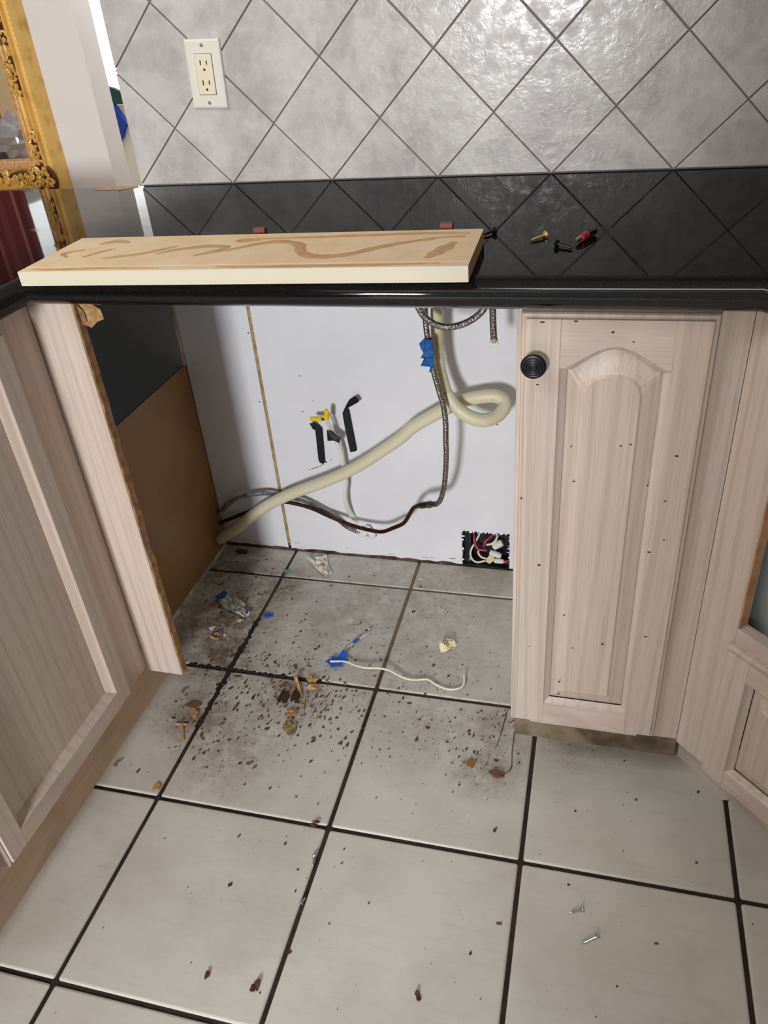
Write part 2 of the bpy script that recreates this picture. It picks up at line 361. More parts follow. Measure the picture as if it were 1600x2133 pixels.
G = {'F': {'bluebit': [(-0.307, -0.271, 0.0)],
       'brownpiece': [(-0.1778, -0.5041, 0.0), (-0.1551, -0.4968, 0.0)],
       'chip1': [(-0.1371, -0.4456, 0.0)],
       'chip2': [(-0.1277, -0.4657, 0.0)],
       'chip3': [(-0.145, -0.5455, 0.0)],
       'chip4': [(-0.1372, -0.5804, 0.0)],
       'edge': [(0.2801, -0.4495, 0.0), (0.2722, -0.5488, 0.0), (0.3073, -0.5929, 0.0), (0.3, -0.4898, 0.0)],
       'flake': [(-0.0193, -1.0561, 0.0), (-0.094, -1.0583, 0.0), (0.2187, -1.0179, 0.0), (-0.0189, -0.777, 0.0)],
       'masks': [(-0.3328, -0.4556, 0.0), (-0.1635, -0.4898, 0.0), (-0.3347, -0.1906, 0.0), (-0.4128, -0.2756, 0.0), (-0.0399, -0.5143, 0.0), (0.138, -0.5073, 0.0),
                 (0.2329, -0.562, 0.0), (0.2759, -0.4694, 0.0), (-0.1235, -0.3118, 0.0), (-0.3397, -0.608, 0.0), (-0.2726, -0.704, 0.0), (-0.2049, -0.2417, 0.0),
                 (0.0273, -0.2375, 0.0), (-0.492, -0.0974, 0.0), (0.0176, -0.4227, 0.0)],
       'orangebit': [(-0.3442, -0.5789, 0.0)],
       'orangechip': [(-0.3345, -0.7617, 0.0)],
       'paper': [(-0.2956, 0.0059, 0.0), (-0.2741, -0.006, 0.0), (-0.2394, 0.0185, 0.0), (-0.226, -0.0158, 0.0), (-0.2049, -0.0498, 0.0), (-0.2111, -0.0709, 0.0),
                 (-0.2496, -0.0401, 0.0)],
       'plasticbit': [(-0.3681, -0.2927, 0.0)],
       'rust': [(0.2805, -0.6112, 0.0), (0.2293, -0.5968, 0.0), (0.5298, -0.5664, 0.0)],
       'screws': [(-0.4003, -0.5322, 0.0), (-0.4437, -0.7345, 0.0), (0.0016, -0.8379, 0.0), (0.0075, -0.9235, 0.0), (0.4252, -0.8496, 0.0), (0.4443, -0.8409, 0.0),
                  (0.446, -0.8942, 0.0), (0.4678, -0.8778, 0.0), (-0.082, -0.5246, 0.0), (-0.054, -0.2758, 0.0)],
       'splinter1': [(-0.1706, -0.4498, 0.0), (-0.1397, -0.4973, 0.0)],
       'splinter2': [(-0.1328, -0.5025, 0.0), (-0.1227, -0.5353, 0.0)],
       'tag': [(0.1148, -0.3093, 0.0), (0.1164, -0.2864, 0.0), (0.1347, -0.2798, 0.0), (0.1509, -0.2893, 0.0), (0.1483, -0.3019, 0.0), (0.1202, -0.3187, 0.0)],
       'tealbit': [(-0.3248, -0.0948, 0.0)],
       'tee': [(-0.3736, -0.6136, 0.0), (-0.3496, -0.6101, 0.0), (-0.3599, -0.6126, 0.0), (-0.3379, -0.6501, 0.0)],
       'whitebit': [(-0.4224, -0.3285, 0.0)],
       'whitebit2': [(-0.3819, -0.345, 0.0)],
       'wire': [(-0.1101, -0.3839, 0.0), (-0.078, -0.3793, 0.0), (-0.05, -0.3868, 0.0), (-0.0273, -0.3895, 0.0), (0.0031, -0.3858, 0.0), (0.0254, -0.3885, 0.0),
                (0.0444, -0.3981, 0.0), (0.065, -0.4057, 0.0), (0.0837, -0.4056, 0.0), (0.1082, -0.4003, 0.0), (0.1289, -0.4117, 0.0), (0.1556, -0.4199, 0.0),
                (0.1771, -0.4133, 0.0), (0.1848, -0.3986, 0.0), (0.1817, -0.3708, 0.0)],
       'wire2': [(-0.09, -0.3685, 0.0), (-0.0888, -0.3476, 0.0), (-0.0826, -0.3344, 0.0), (-0.0682, -0.3142, 0.0), (-0.0551, -0.2976, 0.0)],
       'woodring': [(-0.4032, -0.3565, 0.0)],
       'wrapper': [(-0.4582, -0.2298, 0.0), (-0.4446, -0.1996, 0.0), (-0.4171, -0.2093, 0.0), (-0.3892, -0.2297, 0.0), (-0.375, -0.241, 0.0), (-0.3732, -0.2541, 0.0),
                   (-0.3527, -0.2719, 0.0), (-0.364, -0.2803, 0.0), (-0.3981, -0.2662, 0.0), (-0.419, -0.2616, 0.0), (-0.4405, -0.2434, 0.0)],
       'yellowchip': [(0.6753, -0.5825, 0.0)],
       'yellowsmear': [(-0.3588, -0.5594, 0.0)]},
 'bluetape': [(0.0722, -0.165, 0.6499), (0.084, -0.165, 0.6617), (0.0891, -0.17, 0.6594), (0.0966, -0.165, 0.6579), (0.0984, -0.165, 0.6419), (0.099, -0.165, 0.6237),
              (0.086, -0.17, 0.6244), (0.0819, -0.165, 0.6195), (0.0724, -0.16, 0.6194), (0.0811, -0.17, 0.6333), (0.0746, -0.165, 0.6413)],
 'bluetape2': [(0.0855, -0.168, 0.6231), (0.0996, -0.165, 0.6215), (0.0996, -0.163, 0.6074), (0.094, -0.16, 0.5955), (0.0877, -0.156, 0.5868), (0.093, -0.166, 0.6037),
               (0.0757, -0.172, 0.6073), (0.082, -0.172, 0.6195)],
 'box_conn1': [(0.188, 0.018, 0.0517), (0.2109, 0.02, 0.0663)],
 'box_conn2': [(0.1799, 0.012, 0.0393), (0.2082, 0.012, 0.03)],
 'box_conn3': [(0.1918, 0.006, 0.0187), (0.2157, 0.006, 0.0186)],
 'box_rag': [(0.1832, 0.004, 0.0393), (0.1932, 0.004, 0.0321), (0.1906, 0.003, 0.0187), (0.1811, 0.003, 0.0099), (0.1703, 0.004, 0.0143), (0.1748, 0.004, 0.0259)],
 'box_red1': [(0.1385, 0.03, 0.0846), (0.1412, 0.016, 0.077), (0.1441, 0.01, 0.0624), (0.1508, 0.006, 0.0523), (0.1611, 0.004, 0.0494), (0.1763, 0.006, 0.0488)],
 'box_red2': [(0.1886, 0.03, 0.0828), (0.177, 0.018, 0.0765), (0.1689, 0.012, 0.069), (0.1652, 0.014, 0.0508)],
 'box_tip3': [(0.2152, 0.006, 0.0185), (0.224, 0.006, 0.0185)],
 'box_white1': [(0.1547, 0.03, 0.0875), (0.1494, 0.024, 0.0722), (0.1415, 0.016, 0.0579), (0.1338, 0.01, 0.042), (0.1332, 0.008, 0.0254), (0.1398, 0.008, 0.0121),
                (0.1511, 0.008, 0.0077), (0.1711, 0.01, 0.0134)],
 'box_white2': [(0.1503, 0.024, 0.0336), (0.1515, 0.018, 0.027), (0.1599, 0.014, 0.0196), (0.1731, 0.012, 0.0181)],
 'box_white3': [(0.1985, 0.03, 0.081), (0.1932, 0.02, 0.0699), (0.1838, 0.016, 0.0616), (0.1705, 0.016, 0.0575)],
 'braid': [(0.0828, -0.15, 0.7288), (0.0834, -0.15, 0.7137), (0.0842, -0.15, 0.6787), (0.0862, -0.15, 0.6558), (0.0902, -0.15, 0.6209), (0.0957, -0.15, 0.5836),
           (0.1043, -0.15, 0.5455), (0.1118, -0.15, 0.5144), (0.1149, -0.15, 0.4743), (0.1138, -0.15, 0.4321), (0.1137, -0.15, 0.4045), (0.1094, -0.145, 0.3542),
           (0.1032, -0.14, 0.3116), (0.0903, -0.13, 0.2716), (0.0745, -0.12, 0.2561)],
 'cable': [(-0.1456, 0.006, 0.1006), (-0.1581, -0.012, 0.1306), (-0.1645, -0.025, 0.169), (-0.164, -0.03, 0.2065), (-0.1577, -0.03, 0.2405), (-0.1588, -0.03, 0.2777),
           (-0.1593, -0.033, 0.3179), (-0.1633, -0.036, 0.3465), (-0.1673, -0.04, 0.367), (-0.1723, -0.042, 0.3841)],
 'cond1': [(-0.1725, -0.042, 0.3821), (-0.1748, -0.046, 0.4002), (-0.1777, -0.05, 0.4121), (-0.1775, -0.052, 0.421)],
 'cond2': [(-0.1754, -0.042, 0.3819), (-0.181, -0.044, 0.4008), (-0.1848, -0.048, 0.4137), (-0.1912, -0.05, 0.4174)],
 'conduit': [(-0.529, -0.01, 0.1), (-0.5096, -0.012, 0.1227), (-0.4723, -0.03, 0.1598), (-0.4278, -0.035, 0.1843), (-0.373, -0.035, 0.1957), (-0.3343, -0.03, 0.1894),
             (-0.2847, -0.028, 0.1802), (-0.2376, -0.025, 0.1563), (-0.2016, -0.02, 0.1288), (-0.176, -0.014, 0.0987), (-0.1479, 0.004, 0.0709)],
 'copper': [(0.0397, -0.115, 0.2468), (0.0241, -0.105, 0.2326), (0.0126, -0.1, 0.2112), (-0.0057, -0.09, 0.1783), (-0.0328, -0.085, 0.1584), (-0.0657, -0.075, 0.137),
            (-0.1028, -0.065, 0.1321), (-0.1499, -0.055, 0.1351), (-0.2018, -0.045, 0.1467), (-0.2541, -0.035, 0.1614), (-0.3012, -0.03, 0.1685),
            (-0.3391, -0.027, 0.1663), (-0.4137, -0.025, 0.1379), (-0.5089, -0.022, 0.0908), (-0.529, -0.021, 0.08)],
 'coupling': [(0.0854, -0.125, 0.2624), (0.0374, -0.115, 0.2466)],
 'hose': [(0.1107, -0.11, 0.5271), (0.1242, -0.115, 0.5044), (0.141, -0.12, 0.489), (0.163, -0.12, 0.4753), (0.1887, -0.115, 0.4676), (0.2102, -0.1, 0.4701),
          (0.2237, -0.085, 0.4813), (0.2239, -0.075, 0.4927), (0.2077, -0.07, 0.501), (0.1854, -0.07, 0.5004), (0.1553, -0.07, 0.4939), (0.1324, -0.07, 0.4863),
          (0.1012, -0.07, 0.4691), (0.0693, -0.07, 0.4497), (0.0249, -0.07, 0.4197), (-0.0017, -0.07, 0.394), (-0.0498, -0.068, 0.3555), (-0.1253, -0.064, 0.3006),
          (-0.2034, -0.06, 0.2569), (-0.2836, -0.058, 0.2191), (-0.3522, -0.055, 0.1803), (-0.415, -0.05, 0.1334), (-0.4695, -0.045, 0.0856), (-0.5285, -0.037, 0.04)],
 'hose_rib': [(0.095, -0.1, 0.709), (0.0947, -0.1, 0.6948), (0.0941, -0.1, 0.6703), (0.0935, -0.1, 0.6453), (0.0941, -0.1, 0.6154), (0.097, -0.1, 0.5773),
              (0.1038, -0.105, 0.5484), (0.1107, -0.11, 0.5271)],
 'loop': [(0.0783, -0.2, 0.7459), (0.0841, -0.2, 0.7313), (0.094, -0.2, 0.7153), (0.1095, -0.2, 0.7034), (0.1266, -0.2, 0.6979), (0.1438, -0.2, 0.6978),
          (0.1663, -0.2, 0.7043), (0.186, -0.2, 0.7159), (0.199, -0.2, 0.7286), (0.2047, -0.195, 0.74), (0.2085, -0.19, 0.7474), (0.2116, -0.185, 0.7484),
          (0.2135, -0.18, 0.7375), (0.2144, -0.18, 0.7244), (0.2154, -0.18, 0.6922), (0.2169, -0.18, 0.6662)],
 'nut1': [(-0.1778, -0.052, 0.42), (-0.1741, -0.056, 0.4458)],
 'nut2': [(-0.19, -0.05, 0.4194), (-0.2179, -0.05, 0.418)],
 'patch': [(-0.127, 0.0, 0.0823)],
 'tape1': [(-0.2286, -0.004, 0.3652), (-0.2101, -0.004, 0.3714), (-0.2141, -0.003, 0.2789), (-0.2199, -0.003, 0.2725), (-0.2288, -0.003, 0.2741),
           (-0.2316, -0.003, 0.2832)],
 'tape1fold': [(-0.2329, -0.022, 0.3898), (-0.2233, -0.018, 0.3913), (-0.2096, -0.004, 0.3708), (-0.2278, -0.006, 0.3658), (-0.2281, -0.018, 0.3731)],
 'tape2': [(-0.1554, -0.006, 0.413), (-0.1449, -0.006, 0.4314), (-0.1384, -0.006, 0.4218), (-0.1303, -0.003, 0.3167), (-0.1347, -0.003, 0.312), (-0.1482, -0.003, 0.309),
           (-0.1536, -0.004, 0.3651)],
 'tape2fold': [(-0.1555, -0.006, 0.4126), (-0.1402, -0.012, 0.4405), (-0.1297, -0.02, 0.4556), (-0.114, -0.026, 0.4663), (-0.109, -0.026, 0.4613),
               (-0.1057, -0.026, 0.4537), (-0.1366, -0.012, 0.4308)],
 'wraptape': [(-0.1814, -0.046, 0.3928), (-0.1705, -0.046, 0.3883), (-0.1506, -0.043, 0.372), (-0.1561, -0.043, 0.3574), (-0.1676, -0.046, 0.3651),
              (-0.183, -0.046, 0.3636)]}

F = G['F']
random.seed(7)
# ------------------------------------------------------------------ floor
floor = struct(B().box(-2.4, 1.5, -4.6, 2.6, -0.06, -0.003).build('floor', M['wgrout2']))
floor['label'] = 'grimy grey ceramic tile floor with dark brown grout'
FX, FY, T, FA = -0.3258, -0.7807, 0.3338, 0.0052
GAP = 0.0068
def clip(poly, ax, val, keep_less):
    out = []
    for i in range(len(poly)):
        a, b = poly[i], poly[(i+1) % len(poly)]
        ia = (a[ax] <= val) if keep_less else (a[ax] >= val); ib = (b[ax] <= val) if keep_less else (b[ax] >= val)
        if ia: out.append(a)
        if ia != ib:
            t = (val - a[ax]) / (b[ax] - a[ax]); out.append(tuple(a[k] + t*(b[k]-a[k]) for k in range(2)))
    return out
def clip_line(poly, n, c):            # keep n.p <= c
    out = []
    for i in range(len(poly)):
        a, b = poly[i], poly[(i+1) % len(poly)]; da = n[0]*a[0]+n[1]*a[1]-c; db = n[0]*b[0]+n[1]*b[1]-c
        if da <= 0: out.append(a)
        if (da <= 0) != (db <= 0):
            t = da / (da - db); out.append(tuple(a[k] + t*(b[k]-a[k]) for k in range(2)))
    return out
cs, sn = math.cos(FA), math.sin(FA)
full = None
h = T / 2 - GAP / 2
for i in range(-3, 5):
    for j in range(-9, 3):
        cx, cy = FX + T*((i+.5)*cs - (j+.5)*sn), FY + T*((i+.5)*sn + (j+.5)*cs)
        if cx < -1.1 or cx > 1.55 or cy < -3.4: continue
        poly = [(cx + a*cs - b*sn, cy + a*sn + b*cs) for a, b in ((-h,-h),(h,-h),(h,h),(-h,h))]
        cp = clip(clip(poly, 1, -0.002, True), 0, 1.498, True)
        if len(cp) < 3: continue
        if cp == poly:
            dz = random.uniform(-0.0006, 0.0006)
            fr = Matrix.Translation((cx, cy, dz)) @ Matrix.Rotation(FA, 4, 'Z')
            if full is None:
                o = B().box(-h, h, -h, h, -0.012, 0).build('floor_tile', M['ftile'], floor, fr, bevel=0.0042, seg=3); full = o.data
            else: o = link('floor_tile', full, None, floor, fr)
        else:
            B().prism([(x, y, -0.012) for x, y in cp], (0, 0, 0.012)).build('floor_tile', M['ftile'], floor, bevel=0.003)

# ------------------------------------------------------------------ back wall
H = 0.915
wall = struct(B().prism([(-0.536, .012, 0), (.1145, .012, 0), (.1145, .012, .106), (.2295, .012, .106), (.2295, .012, 0), (1.5, .012, 0), (1.5, .012, 2.5), (-.536, .012, 2.5)], (0, .098, 0)).build('wall_back', M['wgrout']))
wall['label'] = 'kitchen wall with grey diagonal tile backsplash and white board below the counter'
B().box(-0.536, 1.5, 0.004, 0.012, H - 0.02, 1.62).build('grout_bed', M['wgrout'], wall)
D, U0 = 0.2095, -0.5413
g = 0.0013 * math.sqrt(2)
for j in range(0, 7):
    for k in range(-1, 8):
        cx = U0 + (k + (0.5 if j % 2 == 0 else 0.0)) * D; cz = H + j * D / 2
        r = D / 2 - g
        poly = [(cx - r, cz), (cx, cz - r), (cx + r, cz), (cx, cz + r)]
        poly = clip(clip(clip(poly, 1, H + 0.002, False), 0, -0.5385, False), 0, 1.15, True)
        if len(poly) < 3: continue
        B().prism([(x, 0.008, z) for x, z in poly], (0, -0.008 + random.uniform(-0.0004, 0.0004), 0)).build('wall_tile', M['wtile'], wall, bevel=0.0012)
# white board below the counter, in two sheets with a filler strip between, cut out for the junction box
B().box(-0.53, -0.352, 0.0, 0.012, 0.004, 0.878).build('wall_board', M['white_wall'], wall)
B().box(-0.343, 0.1135, -0.001, 0.012, 0.004, 0.878).build('wall_board', M['white_wall'], wall)
B().box(0.1135, 0.2305, -0.001, 0.012, 0.107, 0.878).build('wall_board', M['white_wall'], wall)
B().box(0.2305, 1.1, -0.001, 0.012, 0.004, 0.878).build('wall_board', M['white_wall'], wall)
B().box(-0.3515, -0.3435, 0.001, 0.012, 0.02, 0.878).build('filler_strip', M['seam'], wall)
b = B(); rnd = random.Random(3)
xs = [-0.53 + i * 0.018 for i in range(36)]
b.loops([[(x, -0.0015 - rnd.uniform(0, .004), 0.0), (x, -0.001, 0.004 + rnd.uniform(0, .005)), (x, 0.002, 0.006), (x, 0.002, 0.0)] for x in xs], True, True, True)
b.build('caulk_bead', M['caulk'], wall)
# dirty scuffed skirt and little nicks on the board
b = B()
for _ in range(10):
    x = rnd.uniform(-0.5, 0.1); b.ball((x, -0.001, rnd.uniform(0.008, 0.03)), rnd.uniform(.0015, .004), 6, (2.4, .25, .5))
stuff(b.build('scuff_marks', M['dusty_white'], wall))
b = B()
for x, z in ((-0.235, .262), (-.228, .266), (-.242, .259), (-.250, .256), (-.258, .252), (-.222, .270), (-.215, .276), (-.2, .284), (-.213, .277), (-0.357, .60), (-0.36, .43), (-.365, .18), (-.25, .5), (.2, .4), (-.225, .44), (-.255, .41)):
    b.ball((x, -0.001, z), rnd.uniform(.0012, .0024), 6, (1.2, .5, .9))
stuff(b.build('nail_holes', M['caulk'], wall))
pony = struct(B().box(-1.06, -0.536, 0.012, 0.11, 0.0, 0.874).build('wall_pony', M['dining_wall']))
struct(B().box(-2.4, 1.5, -4.6, 2.6, 2.5, 2.56).build('ceiling', M['ceiling']))
struct(B().box(1.5, 1.6, -4.6, 0.11, 0.0, 2.5).build('wall_right', M['right_wall']))
struct(B().box(0.178, 1.5, -2.72, -2.60, 0.0, 2.5).build('wall_added_blocker', M['right_wall']))  # added wall behind the camera, blocks rear window light from the right side

# dining room beyond the counter
dw = struct(B().box(-2.4, -0.985, 0.60, 0.686, 0.0, 2.5).build('wall_dining', M['dining_wall']))
wf = struct(B().box(-2.4, -0.6, 2.48, 2.58, 0.0, 2.5).build('wall_far', M['dining_wall']))
struct(B().box(-0.6, -0.536, 0.11, 2.58, 0.0, 2.5).build('wall_side', M['dining_wall']))
# bright window with a sheer blind in the far wall
m, nt, p = newmat('daylit_blind'); p.inputs['Emission Color'].default_value = (0.95, 0.98, 1, 1); p.inputs['Emission Strength'].default_value = 2.2
p.inputs['Base Color'].default_value = (0.9, 0.9, 0.9, 1); M['daylit'] = m
w1 = struct(B().box(-2.25, -1.2, 2.465, 2.48, 0.55, 2.2).build('window_1', M['daylit']))
B().box(-2.3, -1.15, 2.44, 2.48, 0.48, 0.55).build('window_sill', M['trim_paint'], w1)
B().box(-1.2, -1.14, 2.45, 2.48, 0.55, 2.25).build('window_frame', M['trim_paint'], w1)
B().box(-2.31, -2.25, 2.45, 2.48, 0.55, 2.25).build('window_frame', M['trim_paint'], w1)
# left outer wall: only ever seen in the mirror
wl = struct(B().box(-2.5, -2.4, -4.6, 2.6, 0.0, 2.5).build('wall_left', M['tan_wall']))
w2 = struct(B().box(-2.4, -2.385, -0.96, -0.80, 1.36, 1.66).build('window_2', M['daylit']))
B().box(-2.4, -2.37, -1.0, -0.96, 1.32, 1.70).build('window_frame', M['trim_paint'], w2)
B().box(-2.4, -2.37, -0.96, -0.80, 1.30, 1.36).build('window_sill', M['trim_paint'], w2)
b = B(); ls = []
for i in range(41):
    y = -0.78 + i * 0.02; ls.append((-2.36 + 0.018*math.sin(i*1.4), y))
b.loops([[(x, y, z) for x, y in ls] for z in (0.4, 2.3)], False)
cu = b.build('curtain', M['red_curtain']); mo = cu.modifiers.new('t', 'SOLIDIFY'); mo.thickness = 0.006
tag(cu, 'dusty red curtain reflected beside a window in the gilt mirror', 'curtain')

# ------------------------------------------------------------------ countertop with a full bullnose
path = [(-0.405, -2.2), (-0.405, -0.597), (0.583, -0.597), (1.25, -1.264)]
def offset_path(path, d):
    out = []
    for i, p in enumerate(path):
        ds = []
        if i > 0: ds.append((Vector(path[i]) - Vector(path[i-1])).normalized())
        if i < len(path) - 1: ds.append((Vector(path[i+1]) - Vector(path[i])).normalized())
        ns = [Vector((-e.y, e.x)) * -1 for e in ds]
        n = sum(ns, Vector((0, 0))).normalized()
        out.append(Vector(p) + n * (d / max(0.3, n.dot(ns[0]))))
    return out
rad = 0.0205
ct = B()
top = path + [(1.495, -1.264), (1.495, -0.001), (-1.06, -0.001), (-1.06, -2.2)]
n_t = len(top)
ct.add([(x, y, H) for x, y in top], [tuple(range(n_t))])
ct.add([(x, y, H - 2*rad) for x, y in top], [tuple(range(n_t))[::-1]])
prof = [(0.0, 0.0)] + [(rad*math.sin(math.pi*k/14), -rad + rad*math.cos(math.pi*k/14)) for k in range(1, 14)] + [(0.0, -2*rad)]
ls = [[(q.x, q.y, H + dz) for q in offset_path(path, d)] for d, dz in prof]
ct.loops(ls, False)
for i in range(len(path) - 1, n_t):
    a, c = top[i], top[(i+1) % n_t]
    ct.add([(a[0], a[1], H), (c[0], c[1], H), (c[0], c[1], H - 2*rad), (a[0], a[1], H - 2*rad)], [(0, 1, 2, 3)])
me = bpy.data.meshes.new('countertop'); bm = bmesh.new(); bv = [bm.verts.new(v) for v in ct.v]
for f in ct.f: bm.faces.new([bv[i] for i in f])
bmesh.ops.remove_doubles(bm, verts=bm.verts, dist=0.0002); bmesh.ops.recalc_face_normals(bm, faces=bm.faces)
for f in bm.faces: f.smooth = f.calc_area() < 0.12 and abs(f.normal.z) < 0.999
bm.to_mesh(me); bm.free()
tag(link('countertop', me, M['granite']), 'polished black granite countertop with rounded front edge, turning the corner', 'countertop')

# ------------------------------------------------------------------ cabinet doors
def arch(u): return (0.5*(1 + math.cos(math.pi*min(1, u/0.94))))**0.65
def dome(u): return math.sqrt(max(0, 1 - u**2.4))
def rect_loop(x0, x1, z0, z1, y, rise=0.0, n=20, shape=arch):
    out = [(x0 + (x1-x0)*i/n, y, z0) for i in range(n)] + [(x1, y, z0 + (z1-z0)*i/n) for i in range(n)]
    for i in range(n):
        t = i / n; u = abs(2*t - 1); s = shape(u)
        out.append((x1 + (x0-x1)*t, y, z1 + rise*s))
    out += [(x0, y, z1 + (z0-z1)*i/n) for i in range(n)]
    return out
def make_door(parent, frame, x0, x1, z0, z1, yf, sl, sr, rb, rt, rise, field, th=0.02, flat=False, mould=0.009):
    ox0, ox1, oz0, oz1 = x0 + sl, x1 - sr, z0 + rb, z1 - rt
    l1 = rect_loop(ox0 + mould, ox1 - mould, oz0 + mould, oz1 - mould*.6, yf + mould, rise*0.96)
    if flat:
        door = B().loops([l1, rect_loop(ox0 + mould, ox1 - mould, oz0 + mould, oz1 - mould*.6, yf + 0.013, rise*.96)], True, False, True).build('door', M['oak_v'], parent, frame)
    else:
        fx, fz = field
        l2 = rect_loop(ox0 + mould, ox1 - mould, oz0 + mould, oz1 - mould*.6, yf + 0.0115, rise*.96)
        l3 = rect_loop(ox0 + fx, ox1 - fx, oz0 + fz, oz1 - (fz*1.1 if rise else fz), yf + 0.0045, rise*0.85, shape=dome)
        l4 = rect_loop(ox0 + fx + .003, ox1 - fx - .003, oz0 + fz + .003, oz1 - (fz*1.1 if rise else fz) - .003, yf + 0.0015, rise*.85, shape=dome)
        door = B().loops([l2, l3, l4], True, False, True).build('door', M['oak_v'], parent, frame)
    lip = .0065
    B().loops([rect_loop(x0, x1, z0, z1, yf + th), rect_loop(x0, x1, z0, z1, yf + .0085), rect_loop(x0 + .0015, x1 - .0015, z0 + .0015, z1 - .0015, yf + .0055), rect_loop(x0 + .004, x1 - .004, z0 + .004, z1 - .004, yf + .0045), rect_loop(x0 + lip, x1 - lip, z0 + lip, z1 - lip, yf + .006)]).build('edge_lip', M['oak_v'], door, frame)
    x0 += lip; x1 -= lip; z0 += lip; z1 -= lip
    B().box(x0, ox0, yf, yf + th, z0, z1).build('stile', M['oak_v'], door, frame, bevel=0.0012, seg=2)
    B().box(ox1, x1, yf, yf + th, z0, z1).build('stile', M['oak_v'], door, frame, bevel=0.0012, seg=2)
    B().box(ox0, ox1, yf, yf + th, z0, oz0).build('bottom_rail', M['oak_h'], door, frame, bevel=0.0006)
    n = 28; pl = [(ox0, z1), (ox1, z1)]
    for i in range(n + 1):
        t = i / n; u = abs(2*t - 1); pl.append((ox1 + (ox0-ox1)*t, oz1 + rise*arch(u)))
    B().prism([(x, yf, z) for x, z in pl], (0, th, 0)).build('top_rail', M['oak_h'], door, frame)
    l0 = rect_loop(ox0, ox1, oz0, oz1, yf + 0.0005, rise)
    l0b = rect_loop(ox0 + .0025, ox1 - .0025, oz0 + .0025, oz1 - .0025, yf + 0.0035, rise)
    B().loops([l0, l0b, l1]).build('moulding', M['oak_v'], door, frame)
    return door
def make_knob(parent, frame, x, z, yf):
    prof = [(.006, 0), (.006, .010), (.009, .014), (.0155, .017), (.0165, .020), (.0155, .023)]
    for k in range(4):
        r = .0135 - k*.0033; prof += [(r + .0012, .0228 + k*.0006), (r, .0245 + k*.0006), (r - .0012, .0232 + k*.0006)]
    prof += [(.0001, .0262)]
    B().lathe(prof, (x, yf, z), (0, -1, 0), 28).build('knob', M['knob'], parent, frame, smooth=True)

# ------------------------------------------------------------------ right base cabinet
FYF, DYF = -0.575, -0.595
rc = thing('base_cabinet', 'narrow pickled oak base cabinet with arched door and black knob, right of the opening', 'cabinet', (0.44, -0.3, 0))
B().box(0.300, 0.335, FYF, FYF + .02, 0.115, 0.873).build('frame_stile', M['oak_v'], rc, bevel=0.001)
B().box(0.515, 0.580, FYF, FYF + .02, 0.118, 0.873).build('frame_stile', M['oak_v'], rc, bevel=0.001)
B().box(0.335, 0.515, FYF, FYF + .02, 0.84, 0.873).build('frame_rail', M['oak_h'], rc)
B().box(0.335, 0.515, FYF, FYF + .02, 0.112, 0.150).build('frame_rail', M['oak_h'], rc)
B().prism([(.3005, FYF + .02, .873), (.3005, -.004, .873), (.3005, -.004, 0), (.3005, -.5, 0), (.3005, -.5, .115), (.3005, FYF + .02, .115)], (.012, 0, 0)).build('side_panel', M['oak_v'], rc)
B().prism([(.301, -.511, 0), (.592, -.511, 0), (.592, -.511, .052), (.545, -.511, .056), (.54, -.511, .098), (.301, -.511, .098)], (0, .012, 0)).build('toe_kick', plain('grimy_toe_kick', (150, 134, 112), 0.7, c2=(96, 80, 62), vscale=18), rc)
d = make_door(rc, None, 0.3065, 0.541, 0.1315, 0.866, DYF, 0.0505, 0.0485, 0.052, 0.071, 0.030, (0.031, 0.031))
make_knob(d, None, 0.3255, 0.805, DYF)
b = B(); rnd = random.Random(17)
for x, z in [(0.5127, 0.6765), (0.5064, 0.6055), (0.3773, 0.6825), (0.3834, 0.6275), (0.3122, 0.5939), (0.3408, 0.4772), (0.444, 0.8325), (0.5118, 0.5409), (0.3811, 0.2388), (0.3808, 0.2106), (0.3987, 0.3171), (0.4435, 0.3324), (0.5057, 0.3581), (0.5346, 0.1542), (0.3299, 0.7714), (0.3333, 0.8558), (0.3739, 0.8576), (0.441, 0.6871), (0.4536, 0.6901), (0.481, 0.6289), (0.4187, 0.8443), (0.4942, 0.518), (0.3299, 0.3104), (0.382, 0.3833)]:
    s_ = rnd.uniform(.0009, .0020); b.ball((x, DYF - .0001, z), s_, 6, (rnd.uniform(.7, 1.8), .3, rnd.uniform(.7, 1.3)))
stuff(b.build('dings', M['brown_flake'], d))

# ------------------------------------------------------------------ diagonal corner cabinet
q = math.sqrt(.5)
DF = Matrix(((q, q, 0, 0.58), (-q, q, 0, -0.575), (0, 0, 1, 0), (0, 0, 0, 1)))
dc = thing('corner_sink_cabinet', 'diagonal pickled oak corner cabinet with an open upper bay, at the right edge', 'cabinet', (0.80, -0.55, 0))
B().box(0.0, 0.064, 0, .02, 0.112, 0.873).build('frame_stile', M['oak_v'], dc, DF, bevel=0.001)
B().box(0.56, 0.62, 0, .02, 0.112, 0.873).build('frame_stile', M['oak_v'], dc, DF, bevel=0.001)
B().box(0.064, 0.56, 0, .02, 0.385, 0.414).build('frame_rail', M['oak_h'], dc, DF, bevel=0.001)
B().box(0.064, 0.56, 0, .02, 0.83, 0.873).build('frame_rail', M['oak_h'], dc, DF)
B().box(0.064, 0.56, 0, .02, 0.112, 0.14).build('frame_rail', M['oak_h'], dc, DF)
B().box(-0.034, 0.62, 0.060, 0.072, 0.0, 0.125).build('base_board', M['oak_h'], dc, DF)
B().box(0.064, 0.0655, 0.001, .02, 0.414, 0.83).build('raw_inner_edge', plain('raw_oak', (222, 176, 134), 0.6, c2=(196, 150, 108), vscale=30), dc, DF)
gp = B().box(0.05, 0.60, 0.045, 0.052, 0.36, 0.873).build('back_sheet', M['grey_panel'], dc, DF)
B().lathe([(.005, 0), (.006, .002), (.004, .003), (.002, .0035)], (0.107, 0.045, 0.49), (0, -1, 0), 12).build('screw', M['screw'], gp, DF)
